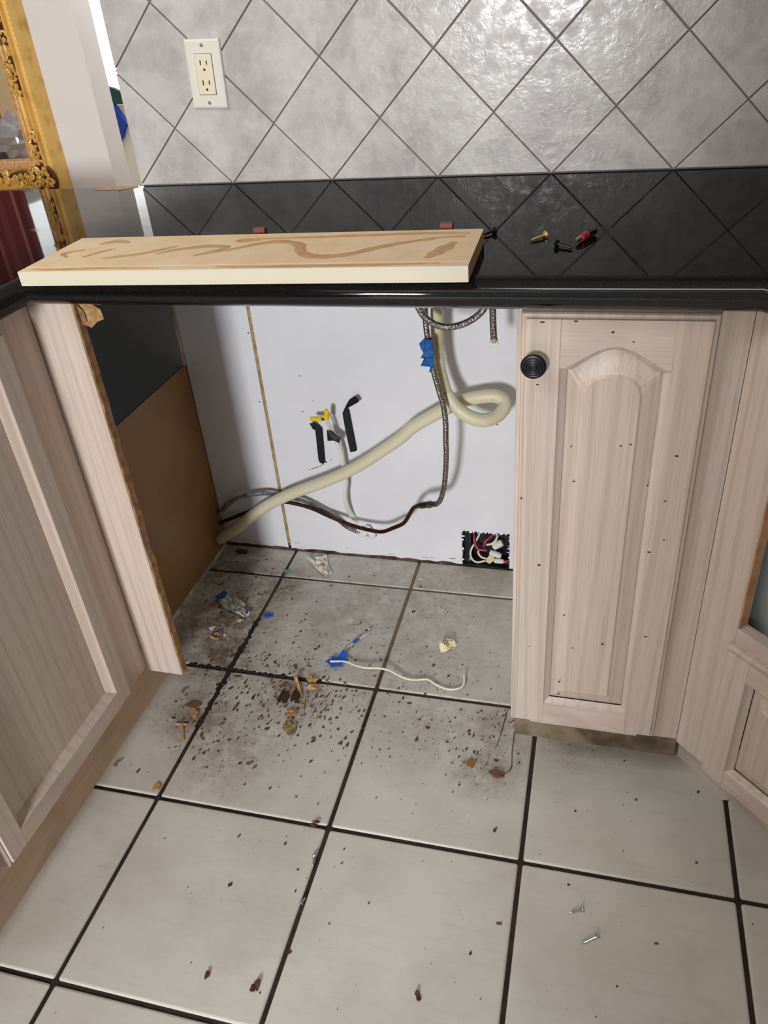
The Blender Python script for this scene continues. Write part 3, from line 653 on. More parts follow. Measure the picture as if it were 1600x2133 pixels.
make_door(dc, DF, 0.0625, 0.46, 0.116, 0.390, -0.018, 0.043, 0.043, 0.040, 0.040, 0.0, (0.030, 0.030), th=0.018)

# ------------------------------------------------------------------ left corner cabinet (its faces look to the right)
LF = Matrix(((0, -1, 0, -0.43), (1, 0, 0, -0.575), (0, 0, 1, 0), (0, 0, 0, 1)))
lc = thing('corner_base_cabinet', 'long pickled oak base cabinet run on the left, with recessed panel doors', 'cabinet', (-0.75, -1.2, 0))
cs_ = B().box(-0.43, -0.3525, FYF, FYF + .019, 0.106, 0.8735).build('corner_stile', M['oak_v'], lc, bevel=0.001)
cs_['label'] = 'bright front stile with a splintered raw edge'
b = B(); rnd = random.Random(5); ls = []
for i in range(40):
    z = 0.108 + i * (0.764/39); w = max(.0007, 0.0016 + rnd.uniform(-.0006, .0008) + (0.0015 if 12 < i < 15 else 0) - (0.0012 if 15 <= i < 18 else 0))
    ls.append([(-0.3525, FYF + .0015, z), (-0.3525 + w, FYF + .003, z), (-0.3525 + w*1.2, FYF + .0185, z), (-0.3525, FYF + .019, z)])
B().loops(ls, True, True, True).build('raw_edge', M['raw_wood'], cs_)
sp = [(-.3515, -.560, .868), (-.338, -.548, .856), (-.330, -.540, .845), (-.3285, -.540, .830), (-.335, -.548, .829), (-.3425, -.556, .822), (-.3505, -.562, .830)]
B().sheet(sp, .003).build('torn_splinter', M['splinter'], cs_)
sp = [(-.351, -.566, .862), (-.346, -.560, .850), (-.3445, -.560, .834), (-.3515, -.566, .828)]
B().sheet(sp, .002).build('torn_splinter', M['raw_wood'], cs_)
B().box(-0.078, 0.0, 0, .019, 0.118, 0.8735).build('face_stile', M['oak_v'], lc, LF, bevel=0.001)
B().box(-0.50, -0.435, 0, .019, 0.118, 0.8735).build('face_stile', M['oak_v'], lc, LF, bevel=0.001)
B().box(-1.60, -0.85, 0, .019, 0.118, 0.8735).build('face_stile', M['oak_v'], lc, LF, bevel=0.001)
B().box(-0.85, -0.078, 0.0005, .019, 0.112, 0.150).build('bottom_rail', M['oak_h'], lc, LF)
B().box(-0.85, -0.078, 0.0005, .019, 0.83, 0.8735).build('top_rail', M['oak_h'], lc, LF)
make_door(lc, LF, -0.452, -0.0795, 0.128, 0.858, -0.019, 0.042, 0.042, 0.042, 0.05, 0.0, (0.03, 0.03), flat=True, mould=0.012)
make_door(lc, LF, -0.855, -0.482, 0.128, 0.858, -0.019, 0.042, 0.042, 0.042, 0.05, 0.0, (0.03, 0.03), flat=True, mould=0.012)
B().box(-1.60, 0.09, 0.028, 0.040, 0.0, 0.118).build('toe_kick', M['oak_toe'], lc, LF)
B().box(-0.94, -0.45, -2.17, -0.56, 0.112, 0.118).build('cabinet_floor', M['void'], lc)
# hardboard side and dark inside of the blind corner
hb = B().box(-0.5345, -0.5305, -0.478, -0.0015, 0.012, 0.520).build('side_panel', M['hardboard'], lc, bevel=0.0008)
hb['label'] = 'brown hardboard side sheet'
b = B(); b.box(-0.536, -0.5285, -0.46, -0.004, 0.0, 0.012); b.build('bottom_batten', M['dusty_white'], hb)
B().box(-1.05, -0.5315, -0.012, -0.002, 0.0, 0.8735).build('inside_back', M['void'], lc)
B().box(-1.05, -1.04, -2.17, -0.012, 0.0, 0.8735).build('inside_side', M['void'], lc)
B().box(-1.04, -0.536, -0.56, -0.012, 0.02, 0.03).build('inside_floor', M['void'], lc)
B().box(-0.5315, -0.5295, -0.012, -0.0015, 0.52, 0.8735).build('edge_strip', M['dusty_white'], lc)
# ------------------------------------------------------------------ loose fibreboard lying on the counter
ba = math.radians(2.0)
BF = Matrix.Translation((-0.062, -0.552, H + 0.0005)) @ Matrix.Rotation(ba, 4, 'Z')
bt = thing('loose_board', 'pale fibreboard plank with cream front edge and glue squiggles, lying on the counter', 'board', (-0.062, -0.552, H))
HX, HY, BT = 0.306, 0.084, 0.0195
B().box(-HX, HX, -HY + .0185, HY, 0.0, BT).build('plank', M['board'], bt, BF, bevel=0.0006)
B().box(-HX, HX, -HY, -HY + .0165, 0.0, BT).build('plank_lip', M['board'], bt, BF, bevel=0.0006)
B().box(-HX, HX, -HY + .0165, -HY + .0185, 0.0, BT - .002).build('groove', M['glue'], bt, BF)
B().box(-HX, HX, -HY - .0008, -HY, 0.0, BT).build('painted_edge', M['cream'], bt, BF)
def smear(pts, w0, name='glue_smear'):
    pts = spline([(x, y, 0) for x, y in pts], 8); L = []; Rr = []; n = len(pts)
    for i, p in enumerate(pts):
        t = (pts[min(i+1, n-1)] - pts[max(0, i-1)]).normalized(); nn = Vector((-t.y, t.x, 0))
        w = w0 * 1.6 * (0.35 + 0.65 * math.sin(math.pi * min(1, max(0.06, (i+.5)/n)))) * (0.85 + 0.3 * noise.noise(p * 60))
        L.append(p + nn*w); Rr.append(p - nn*w)
    z = Vector((0, 0, BT + .0001)); u = Vector((0, 0, .0005))
    B().loops([[a + z, a*.6 + c*.4 + z + u, a*.4 + c*.6 + z + u, c + z] for a, c in zip(L, Rr)], False).build(name, M['glue'], bt, BF)
smear([(0.285, .046), (0.26, .045), (0.22, .028), (0.18, .003), (0.14, -.030), (0.10, -.035), (0.075, -.012), (0.062, .022), (0.03, .040), (0.0, .030), (-.03, .005), (-.075, -.022)], .0065)
smear([(-.075, -.022), (-.05, .002), (-.045, .018), (-.08, .022), (-.12, .004), (-.135, -.012)], .0055)
smear([(0.29, .062), (.22, .066), (.10, .060), (-.02, .056)], .004)
smear([(-.02, .056), (-.035, .048), (-.005, .050)], .006)
smear([(-.21, -.028), (-.16, -.008), (-.12, .028)], .005)
smear([(-.255, .045), (-.235, .060), (-.21, .052)], .006)
smear([(.275, .02), (.262, -.02), (.25, -.05)], .008)
smear([(-.245, -.022), (-.225, .010), (-.215, .020)], .004)
smear([(-.27, -.02), (-.285, .0), (-.262, .018)], .004)
smear([(-.29, -.075), (-.25, -.077), (-.18, -.074), (-.1, -.077)], .003)
smear([(-.02, -.075), (.05, -.077), (.16, -.076), (.27, -.073)], .0035)
for (x, y), lb in (((-0.090, -0.449), 'small reddish brown block behind the plank, nearest the outlet side'), ((0.186, -0.438), "small reddish brown block at the plank's right end, behind it")):
    fr = Matrix.Translation((x, y, H + .0002)) @ Matrix.Rotation(.03, 4, 'Z')
    tag(B().box(-.009, .009, -.006, .006, 0, .024).build('wood_block', M['red_brown'], None, fr, bevel=.001), lb, 'block', 'blocks behind the plank')

# ------------------------------------------------------------------ fasteners
def make_screw(name, label, a, b, z, mat, group, head=.0042, rad=.0019, cat='screw', lift=0.0):
    a, b = Vector(a), Vector(b); L = (b - a).length; ax = (b - a).normalized()
    t = thing(name, label, cat, (a.x, a.y, z), group)
    o = Vector((a.x, a.y, z + head * .72))
    axis = Vector((ax.x, ax.y, (rad - head*.72 + lift) / L)).normalized()
    prof = [(head*.6, 0), (head, .0006), (head*.95, .0014), (rad*1.1, .0032), (rad, .0034)]
    B().lathe(prof, o, axis, 14).build('screw_head', mat, t)
    pr = []
    n = int((L - .006) / .0016)
    for k in range(n): pr += [(rad*.72, .0034 + k*.0016), (rad, .0034 + k*.0016 + .0008)]
    pr += [(rad*.6, L - .003), (.0002, L)]
    B().lathe(pr, o, axis, 10).build('screw_shank', mat, t)
    return t
zc = H + .0002
cg = 'fasteners lying on the black counter'
make_screw('black_screw', 'black screw on the counter, just right of the plank end', (.249, -.405, 0), (.229, -.428, 0), zc, M['black_screw'], cg, .0052)
make_screw('brass_screw', 'brass coloured screw on the black counter, between two black screws', (.322, -.430, 0), (.303, -.452, 0), zc, M['gold_screw'], cg, .0052)
make_screw('black_screw', 'black screw on the counter, nearest the front edge, beside the red screwdriver bit', (.339, -.474, 0), (.362, -.492, 0), zc, M['black_screw'], cg, .0052)
t = thing('driver_bit', 'small driver bit with a red sleeve and black end on the counter, rightmost small item', 'driver bit', (.376, -.443, zc))
a = Vector((.364, -.467, zc + .0052)); ax = Vector((.388 - .364, -.416 + .467, 0)).normalized()
B().lathe([(.0014, 0), (.0030, .004), (.0034, .014)], a, ax, 12).build('tip', M['screw'], t)
B().lathe([(.0046, .014), (.0050, .015), (.0050, .030), (.0046, .031)], a, ax, 16).build('sleeve', M['red_plastic'], t)
B().lathe([(.0042, .031), (.0050, .033), (.0050, .050), (.003, .055)], a, ax, 6).build('shank', M['black_screw'], t)
fg = 'zinc screws dropped on the floor tiles'
S = F['screws']
def fs(p, ang, L, lb):
    a = Vector(p); bvec = a + Vector((math.cos(ang), math.sin(ang), 0)) * L
    make_screw('floor_screw', lb, a, bvec, 0.0008, M['screw'], fg)
fs(S[4+1], 3.55, .021, 'zinc screw on the front right floor tile, the one farther from the camera')
fs(S[7], 3.75, .030, 'zinc screw on the front right floor tile, the one nearer the camera')
fs(S[0], 1.2, .018, 'shiny zinc screw on the floor close to the left toe board corner')
fs(S[1], 1.2, .020, 'shiny zinc screw lying against the left toe board')
fs(S[2], 4.9, .022, 'zinc screw lying across the long central grout line')
fs(S[3], 1.3, .014, 'tiny zinc screw standing in the central grout line, nearest the camera')
fs(S[8], 1.1, .010, 'tiny bright screw on the tile right of the wood splinters')
fs(S[9], 1.9, .012, 'tiny zinc screw at the tip of the blue taped wire scrap')

# ------------------------------------------------------------------ wall outlet
OF = Matrix.Translation((-0.3475, 0, 1.109)) @ Matrix.Rotation(math.radians(2.0), 4, 'Y')
ot = thing('wall_outlet', 'cream double wall outlet on the grey tile backsplash', 'outlet', (-0.3475, 0, 1.05))
def bevbox(x, z, y0, y1, inset): return B().loops([rect_loop(-x, x, -z, z, y0, 0, 4), rect_loop(-x + inset*.3, x - inset*.3, -z + inset*.3, z - inset*.3, y1 + (y0-y1)*.25, 0, 4), rect_loop(-x + inset, x - inset, -z + inset, z - inset, y1, 0, 4)], True, True, True)
pl = bevbox(.0362, .0585, -.0004, -.0065, .005).build('cover_plate', M['outlet_plate'], ot, OF)
for z in (-.0475, .0475):
    sc = B().lathe([(.0032, 0), (.0032, .0008), (.002, .0014)], (0, -.0063, z), (0, -1, 0), 12).build('plate_screw', M['galv'], pl, OF)
    B().box(-.0026, .0026, -.0080, -.0076, z - .0004, z + .0004).build('screw_slot', M['slot'], sc, OF) if False else None
rf = B().box(-.0168, .0168, -.0085, -.006, -.0335, .0335).build('receptacle_face', M['outlet_face'], ot, OF, bevel=.0009)
B().box(-.0176, .0176, -.0067, -.0062, -.0343, .0343).build('face_gap', M['slot'], ot, OF)
for zc_ in (.0165, -.0165):
    for x, hh in ((-.0063, .0042), (.0063, .0035)):
        B().box(x - .0011, x + .0011, -.0089, -.0084, zc_ + .003 - hh, zc_ + .003 + hh).build('slot', M['slot'], rf, OF)
    B().lathe([(.0023, 0), (.0023, .0004)], (0, -.0085, zc_ - .0085), (0, -1, 0), 12).build('ground_hole', M['slot'], rf, OF)

# ------------------------------------------------------------------ gilt mirror on the dining room wall
MF = Matrix.Translation((-1.220, .575, .884)) @ Matrix.Diagonal((.91, 1, .91, 1))
mt = thing('gilt_mirror', 'ornate gilded mirror on the wall behind the counter at upper left', 'mirror', (-1.5, .58, .79))
IW, IH = 0.62, 0.85
def ring(prof): return [[(w, y, -w), (w, y, IH + w), (-IW - w, y, IH + w), (-IW - w, y, -w)] for w, y in prof]
prof = [(.022, .0245), (.022, -.010), (.030, -.008), (.042, -.012), (.056, -.022), (.064, -.034), (.068, -.040), (.074, -.040), (.077, -.030), (.082, -.034), (.092, -.032), (.098, -.026), (.100, -.018), (.100, .0245)]
fbo = B().loops(ring(prof) + [ring(prof)[0]], True).build('frame', M['gold'], mt, MF)
prof = [(-.006, .0005), (-.006, -.004), (.000, -.012), (.005, -.013), (.008, -.008), (.012, -.010), (.017, -.017), (.021, -.016), (.022, -.008), (.022, .0005)]
B().loops(ring(prof) + [ring(prof)[0]], True).build('inner_moulding', M['gold_pale'], mt, MF)
B().box(-IW - .003, .003, .000, .004, -.003, IH + .003).build('glass', M['mirror'], mt, MF)
def curl(b, x, z, r, a0, sgn, y=-.03, tr=.0042):
    pts = []
    for i in range(13):
        t = i / 12; rr = r * (1 - .75*t); a = a0 + sgn * t * 5.2
        pts.append((x + rr*math.cos(a), y - .010*t, z + rr*math.sin(a)))
    b.tube(pts, [tr * (1.1 - .5*i/12) for i in range(13)], 6)
rnd = random.Random(11)
def ornament(name, cx, cz, sx, sz, ncurl, nbead, y0=-.034):
    b = B()
    for k in range(ncurl):
        curl(b, cx + rnd.uniform(-sx, sx), cz + rnd.uniform(-sz, sz), rnd.uniform(.007, .013), rnd.uniform(0, 6), rnd.choice((-1, 1)), y=y0 - rnd.uniform(0, .008))
    for k in range(nbead):
        b.ball((cx + rnd.uniform(-sx, sx), y0 - rnd.uniform(0, .012), cz + rnd.uniform(-sz, sz)), rnd.uniform(.0035, .007), 6, (1, .9, 1.4))
    o = b.build(name, M['gold'], fbo, MF)
    e = B()      # dark cut ground under the carving
    e.loops([[(cx + (sx + .006)*k*math.cos(a*math.pi/10), y0 + .012 - .002*(1 - k), cz + (sz + .006)*k*math.sin(a*math.pi/10)) for a in range(20)] for k in (1.0, .6, .1)], True, False, True)
    e.build('carved_ground', M['gold_dark'], fbo, MF)
ornament('corner_ornament', .056, -.054, .042, .042, 22, 40, -.050)
ornament('leaf_ornament', .046, .040, .013, .045, 6, 28, -.028)
ornament('leaf_ornament', .046, .240, .013, .055, 7, 28, -.028)
ornament('scroll_ornament', .046, .375, .022, .056, 11, 18, -.030)
ornament('scroll_ornament', .046, .52, .016, .05, 7, 14, -.028)
ornament('leaf_ornament', -.04, -.048, .050, .016, 9, 30, -.028)
ornament('scroll_ornament', -.16, -.046, .05, .014, 8, 18, -.026)
b = B()
for i in range(70): b.ball((.0895, -.031, -.05 + i*.0125), .0032, 5)
b.build('bead_row', M['gold'], fbo, MF)
# things that only the mirror shows
tl = thing('side_table', 'small tan side table, seen only in the mirror', 'table', (-1.85, -.1, 0))
B().box(-2.05, -1.62, -.40, .25, .735, .76).build('table_top', M['tan_wall'], tl, bevel=.004)
for x in (-2.02, -1.65):
    for y in (-.37, .22): B().box(x - .02, x + .02, y - .02, y + .02, 0, .735).build('leg', M['tan_wall'], tl)
bb = B().ball((0, 0, 0), 1.0, 22)
bb.v = [(-1.80 + x*k*.085, -.115 + y*k*.08, max(.7605, .845 + z*k*.085)) for x, y, z in bb.v for k in (1 + .35*noise.noise(Vector((x*2.2, y*2.2, z*2.2 + 4))) + .18*noise.noise(Vector((x*6, y*6, z*6))),)]
tag(bb.build('plastic_bag', M['bag']), 'crumpled white plastic bag, seen only in the mirror', 'bag')
tag(B().box(-1.86, -1.78, -.02, .10, .7605, .825).build('grey_carton', M['grey_box'], bevel=.003), 'grey carton beside a plastic bag, seen only in the mirror', 'carton')
fl = thing('artificial_flower', 'pink flower with green leaves, seen only in the mirror', 'flower', (-1.88, -.06, .76))
B().tube([(-1.88, -.06, .7605), (-1.88, -.06, .98)], .004, 6).build('stem', M['green'], fl)
for k in range(6):
    B().ball((-1.87 + .025*math.cos(k), -.06 + .03*math.sin(k*1.05), .965 + .02*math.cos(k*2)), .026, 8, (1, .5, 1)).build('petal', M['pink'], fl)
B().sheet([(-1.88, -.06, .94), (-1.85, -.12, 1.0), (-1.86, -.16, 1.06), (-1.89, -.11, 1.03)], .002).build('leaf', M['green'], fl)

# blue and green cloth by the far window
tag(B().sheet([(-1.52, 1.50, 1.00), (-1.52, 1.50, .929), (-1.40, 1.50, .929), (-1.40, 1.50, .955), (-1.465, 1.50, .985)], .02).build('green_cloth', M['green_cloth']), 'dark green cloth bunched in the gap left of the tiles', 'cloth')
cl = thing('chair_back', 'pale padded chair back in the gap left of the tiles', 'chair', (-1.42, 1.52, 0))
B().box(-1.62, -1.36, 1.50, 1.56, .42, .93).build('backrest', M['trim_paint'], cl, bevel=.02)
B().box(-1.62, -1.20, 1.46, 1.90, .40, .44).build('seat', M['trim_paint'], cl, bevel=.01)
for x in (-1.59, -1.25):
    for y in (1.50, 1.86): B().box(x - .02, x + .02, y - .02, y + .02, 0, .40).build('leg', M['trim_paint'], cl)
tag(B().sheet([(-1.56, 1.475, .97), (-1.492, 1.475, .965), (-1.435, 1.475, .86), (-1.455, 1.475, .84), (-1.468, 1.475, .815), (-1.56, 1.475, .74)], .02).build('blue_cloth', M['blue_cloth']), 'bright blue cloth hanging in the gap left of the tiles', 'cloth')

# chipped brown patch at the back edge of the counter
b = B()
for k in range(9):
    x = -.625 + k*.0085; b.ball((x, -.018 + rnd.uniform(-.008, .008), H + .0004), rnd.uniform(.008, .013), 7, (1.6, 1.1, .1))
tag(b.build('caulk_residue', M['brown_chip']), 'brown and white caulk residue on the counter left of the tiles', 'residue')

# ------------------------------------------------------------------ plumbing
ht = thing('drain_hose', 'thick beige dishwasher drain hose looping across the white board', 'hose', (-.15, -.07, .25))
rp = resample(spline(G['hose_rib'], 12), .0011)
B().tube(rp, [.0112 + .0010*math.sin(i*2*math.pi/4) for i in range(len(rp))], 16).build('corrugated_section', M['hose'], ht)
hp = resample(spline(G['hose'], 10), .006)
n = len(hp)
o = B().tube(hp, [.0118 + .0026*min(1, i/12) for i in range(n)], 18).build('smooth_section', M['hose'], ht)
o.data.shade_smooth()
wt = thing('water_line', 'braided steel hose joined to a dark copper pipe along the white board', 'pipe', (.08, -.13, .26))
bp_ = resample(spline(G['braid'], 10), .0016)
o = B().tube(bp_, [.0058 + .00025*math.sin(i*1.57) for i in range(len(bp_))], 12).build('braided_hose', M['steel'], wt)
a, c = Vector(G['coupling'][0]), Vector(G['coupling'][1]); ax = (c - a)
B().lathe([(.0062, 0), (.0066, .002), (.0066, .012), (.0054, .013), (.0054, .015), (.0086, .016), (.0086, .027), (.0062, .028), (.0062, .031), (.0080, .032), (.0080, .044), (.0055, ax.length)], a, ax, 6).build('coupling', M['brass'], wt)
o = B().tube(resample(spline(G['copper'], 10), .005), .0049, 12).build('copper_pipe', M['copper'], wt); o.data.shade_smooth()
lt = thing('braided_hose', 'short braided steel hose looped under the counter with a frayed cut end', 'hose', (.15, -.2, .70))
lp = resample(spline(G['loop'], 10), .0016)
B().tube(lp, [.0062 + .00025*math.sin(i*1.57) for i in range(len(lp))], 12).build('braid', M['steel'], lt)
b = B(); e = Vector(G['loop'][-1]); rnd = random.Random(4)
for k in range(16):
    a = k*2*math.pi/16; b.tube([e + Vector((.0055*math.cos(a), .0055*math.sin(a), .004)), e + Vector((.0078*math.cos(a), .0078*math.sin(a), rnd.uniform(-.008, -.003)))], .0006, 4)
b.ball(e + Vector((0, 0, -.002)), .005, 8)
b.build('frayed_end', M['brass'], lt)
ct_ = resample(spline(G['conduit'], 12), .0011)
tag(B().tube(ct_, [.0050 + .0011*math.sin(i*2*math.pi/5) for i in range(len(ct_))], 10).build('metal_conduit', M['galv']), 'ribbed grey flexible conduit arching above the copper pipe', 'conduit')
b = B().sheet(G['bluetape'], .004); b.sheet(G['bluetape2'], .004)
b.tube([Vector(p) for p in resample(spline(G['braid'][3:5], 8), .004)], [.0078 + .001*math.sin(i*2.2) for i in range(len(resample(spline(G['braid'][3:5], 8), .004)))], 9)
tag(b.build('painter_tape', M['blue_tape']), 'crumpled blue tape wrapped around the upright braided hose', 'tape')

# electrical cable with wire nuts
et = thing('electrical_cable', 'white electrical cable rising from the wall with yellow wire nuts', 'cable', (-.16, -.02, .10))
o = B().tube(resample(spline(G['cable'], 10), .004), .0064, 10, .55).build('sheath', M['cable'], et); o.data.shade_smooth()
B().tube(spline(G['cond1'], 6), .0018, 7).build('conductor', M['cond'], et)
B().tube(spline(G['cond2'], 6), .0018, 7).build('conductor', M['cond'], et)
B().tube([Vector(p) + Vector((.004, 0, 0)) for p in spline(G['cond1'], 6)], .0016, 7).build('conductor', M['cond'], et)
for nm in ('nut1', 'nut2'):
    a, c = Vector(G[nm][0]), Vector(G[nm][1]); L = (c - a).length
    B().lathe([(.0052, 0), (.0064, .001), (.0062, L*.45), (.0052, L*.85), (.0040, L)], a, c - a, 10).build('wire_nut', M['yellow'], et)
B().ball(Vector(G['nut2'][0]) + Vector((.003, 0, -.001)), .0032, 8).build('nut_collar', M['black_tape'], et)
B().sheet([Vector(v) + Vector((0, -.006, 0)) for v in G['wraptape']], .003).build('tape_wrap', M['black_tape'], et, bevel=.001)
tag(B().sheet(G['tape1'], .0012).sheet(G['tape1fold'], .0012).build('black_tape_strip', M['black_tape']), 'shorter black tape strip on the white board, left of the yellow wire nuts', 'tape', 'black tape strips')
tag(B().sheet(G['tape2'], .0012).sheet(G['tape2fold'], .0012).build('black_tape_strip', M['black_tape']), 'longer curled black tape strip on the white board, right of the white cable', 'tape', 'black tape strips')
# rough plaster where cable and conduit leave the wall
b = B(); rnd = random.Random(8); P = Vector(G['patch'][0])
for k in range(24):
    b.ball(P + Vector((rnd.gauss(0, .014), rnd.uniform(-.014, .0), rnd.gauss(-.004, .009))), rnd.uniform(.003, .008), 8, (1.2, .9, .9))
b.sheet([P + Vector(v) for v in ((-.022, -.008, .006), (-.008, -.012, .018), (.004, -.012, .013), (.012, -.012, .018), (.024, -.010, .004), (.022, -.012, -.002), (-.015, -.012, -.001))], .003)
tag(b.build('plaster_lump', M['plaster']), 'crumbly white plaster lump where the cable enters the wall', 'plaster')

# junction box
jt = thing('junction_box', 'dark metal junction box full of wires, low in the white wall', 'junction box', (.172, 0.02, 0))
x0, x1, z0, z1 = .1145, .2295, .002, .106
jb = B().box(x0, x1, .043, .046, z0, z1).box(x0, x0 + .002, -.002, .043, z0, z1).box(x1 - .002, x1, -.002, .043, z0, z1).box(x0, x1, -.002, .043, z0, z0 + .002).box(x0, x1, -.002, .043, z1 - .002, z1).build('metal_box', M['box_steel'], jt)
b = B(); rnd = random.Random(9)
ring = []
for k in range(48):
    t = k / 48 * 4; s = int(t); f = t - s
    c = [(x0, z0), (x1, z0), (x1, z1), (x0, z1)]; a_, b_ = c[s], c[(s+1) % 4]
    ring.append((a_[0] + (b_[0]-a_[0])*f, a_[1] + (b_[1]-a_[1])*f))
for k, (x, z) in enumerate(ring):
    if z > .012: b.ball((x + rnd.gauss(0, .0012), -.0015, z + rnd.gauss(0, .0012)), rnd.uniform(.0008, .0042), 6, (rnd.uniform(.7, 2), .4, rnd.uniform(.7, 2)))
b.build('broken_plaster_rim', M['plaster'], jt)
B().box(.1165, .134, .012, .014, .004, .104).build('mounting_ear', M['box_steel'], jb)
B().lathe([(.004, 0), (.005, .001), (.003, .003)], (.131, .010, .014), (0, -1, 0), 12).build('box_screw', M['screw'], jb)
B().lathe([(.0075, 0), (.0075, .003), (.0055, .0035), (.005, .001)], (.196, .026, .088), (0, -1, 0), 14).build('box_bushing', M['screw'], jb)
for nm, mt_, r in (('box_red1', 'red_wire', .0032), ('box_red2', 'red_wire', .0034), ('box_white1', 'white_wire', .0027), ('box_white2', 'white_wire', .0027), ('box_white3', 'white_wire', .0030)):
    o = B().tube(resample(spline(G[nm], 10), .002), r, 8).build('wire', M[mt_], jt); o.data.shade_smooth()
for nm, r in (('box_conn1', .0095), ('box_conn2', .0075), ('box_conn3', .0062)):
    a, c = Vector(G[nm][0]), Vector(G[nm][1]); L = (c - a).length
    B().lathe([(r*.7, 0), (r, .002), (r, L*.8), (r*.8, L)], a, c - a, 14).build('wire_connector', M['conn'], jt)
a, c = Vector(G['box_tip3'][0]), Vector(G['box_tip3'][1])
B().lathe([(.005, 0), (.0052, .001), (.0045, (c-a).length)], a, c - a, 12).build('connector_tip', M['red_plastic'], jt)
B().sheet(G['box_rag'], .003).build('beige_tape', M['rag'], jt)

# ------------------------------------------------------------------ litter on the floor
def crumple(name, pts, mat, amp, seed, lift=0.001, res=9):
    """a creased sheet: polygon filled with a jittered grid, raised in folds, given thickness"""
    xs = [p[0] for p in pts]; ys = [p[1] for p in pts]; cx, cy = sum(xs)/len(xs), sum(ys)/len(ys)
    rings = []
    for r in range(res + 1):
        k = 1 - r / res; ring = []
        for i in range(len(pts) * 3):
            s = i // 3; f = (i % 3) / 3; a, b_ = pts[s], pts[(s+1) % len(pts)]
            x = a[0] + (b_[0]-a[0])*f; y = a[1] + (b_[1]-a[1])*f
            x, y = cx + (x-cx)*k, cy + (y-cy)*k
            z = lift + amp * abs(noise.noise(Vector((x*70 + seed, y*70, seed)))) * 1.6
            ring.append((x, y, z))
        rings.append(ring)
    o = B().loops(rings).build(name, mat)
    mo = o.modifiers.new('t', 'SOLIDIFY'); mo.thickness = .0006; mo.offset = 1
    return o
pp = [(x, y - .035, 0) for x, y, _ in F['paper']]
tag(crumple('paper_scrap', pp, M['paper'], .014, 3), 'torn white plaster paper scrap on the floor against the back wall', 'paper')
wt_ = thing('plastic_wrapper', 'crumpled clear wrapper with blue print on the dirty left floor tile', 'wrapper', (-.41, -.24, 0))
o = crumple('wrapper_film', F['wrapper'], M['wrapper'], .012, 5, .001); o.parent = wt_; o.matrix_parent_inverse = WM[wt_].inverted()
W = [Vector(p) for p in F['wrapper']]
B().sheet([W[0] + Vector((0, 0, .012)), W[1].lerp(W[0], .1) + Vector((0, 0, .012)), W[1].lerp(W[0], .1) + Vector((.014, -.012, .012)), W[0] + Vector((.012, -.014, .012))], .0006).build('blue_print', M['blue_tape'], wt_)
B().sheet([W[6] + Vector((-.012, .006, .010)), W[6] + Vector((-.004, .010, .010)), W[6] + Vector((-.002, -.002, .010)), W[7] + Vector((.004, .004, .010))], .0006).build('blue_print', M['blue_bright'], wt_)
B().sheet([W[6] + Vector((-.004, .010, .009)), W[6] + Vector((.003, .002, .008)), W[7] + Vector((.006, .003, .008))], .0006).build('white_corner', M['paper'], wt_)
def blob_chip(name, p, mat, r, label, cat, seed, sq=(1, 1, .25), group=None, n=3):
    b = B(); rr = random.Random(seed)
    for k in range(n):
        pts = []; c = Vector((p[0] + rr.uniform(-r, r)*.6, p[1] + rr.uniform(-r, r)*.6, .0008)); m_ = rr.randint(5, 7); a0 = rr.uniform(0, 6)
        for i in range(m_):
            q_ = r * rr.uniform(.5, 1.0); a = a0 + i*2*math.pi/m_
            pts.append(c + Vector((q_*sq[0]*math.cos(a), q_*sq[1]*math.sin(a), rr.uniform(0, r*sq[2]))))
        b.sheet(pts, r*.10 + .0004)
    return tag(b.build(name, mat), label, cat, group)
blob_chip('blue_tape_bit', F['bluebit'][0], M['blue_bright'], .010, 'small bright blue tape bit by the left grout line', 'tape', 1, (1.2, .7, .5))
blob_chip('teal_bit', F['tealbit'][0], M['teal'], .007, 'tiny teal plastic bit on the grout crossing near the back wall', 'plastic bit', 2)
blob_chip('white_bit', F['whitebit'][0], M['paper'], .007, 'small white shard below the crumpled wrapper', 'shard', 3, (1.4, .8, .3))
blob_chip('white_bit', F['whitebit2'][0], M['paper'], .004, 'tiny white crumb right of the curled wood ring', 'crumb', 4)
blob_chip('cream_bit', F['plasticbit'][0], M['rag'], .007, 'small cream flake touching the lower end of the wrapper', 'flake', 6)
blob_chip('yellow_chip', F['yellowchip'][0], M['rag'], .010, 'pale yellow chip where the right grout line meets the corner cabinet', 'chip', 7)
blob_chip('orange_chip', F['orangechip'][0], M['orange'], .008, 'orange chip beside the left grout crossing in the front', 'chip', 8)
wg = 'wood chips on the dirty grout line'
blob_chip('wood_chip', F['chip1'][0], M['splinter'], .012, 'upper of two pale wood chips on the grout line', 'wood chip', 9, (1.2, .8, .5), wg)
blob_chip('wood_chip', F['chip2'][0], M['splinter'], .012, 'lower of two pale wood chips, just below the grout line', 'wood chip', 10, (1.3, .7, .5), wg)
blob_chip('wood_chip', F['chip3'][0], M['orange'], .010, 'yellow wood chip below the thin splinter', 'wood chip', 12, (1, .9, .5), wg)
blob_chip('plastic_chip', F['chip4'][0], plain('olive_film', (176, 160, 106), .3, c2=(120, 104, 70), vscale=120), .014, 'folded olive yellow film below the yellow wood chip', 'film', 13, (.8, 1.3, .5))
blob_chip('bark_piece', F['brownpiece'][0], M['bark'], .013, 'dark brown flake left of the thin splinter, the larger one', 'flake', 14, (.5, 1.4, .12), None, 8)
blob_chip('bark_piece', F['brownpiece'][1], M['bark'], .011, 'dark brown flake under the thin splinter, the smaller one', 'flake', 15, (.45, 1.5, .12), None, 7)
blob_chip('orange_bit', F['orangebit'][0], M['orange'], .009, 'orange brown crumb on the left grout line', 'crumb', 16)
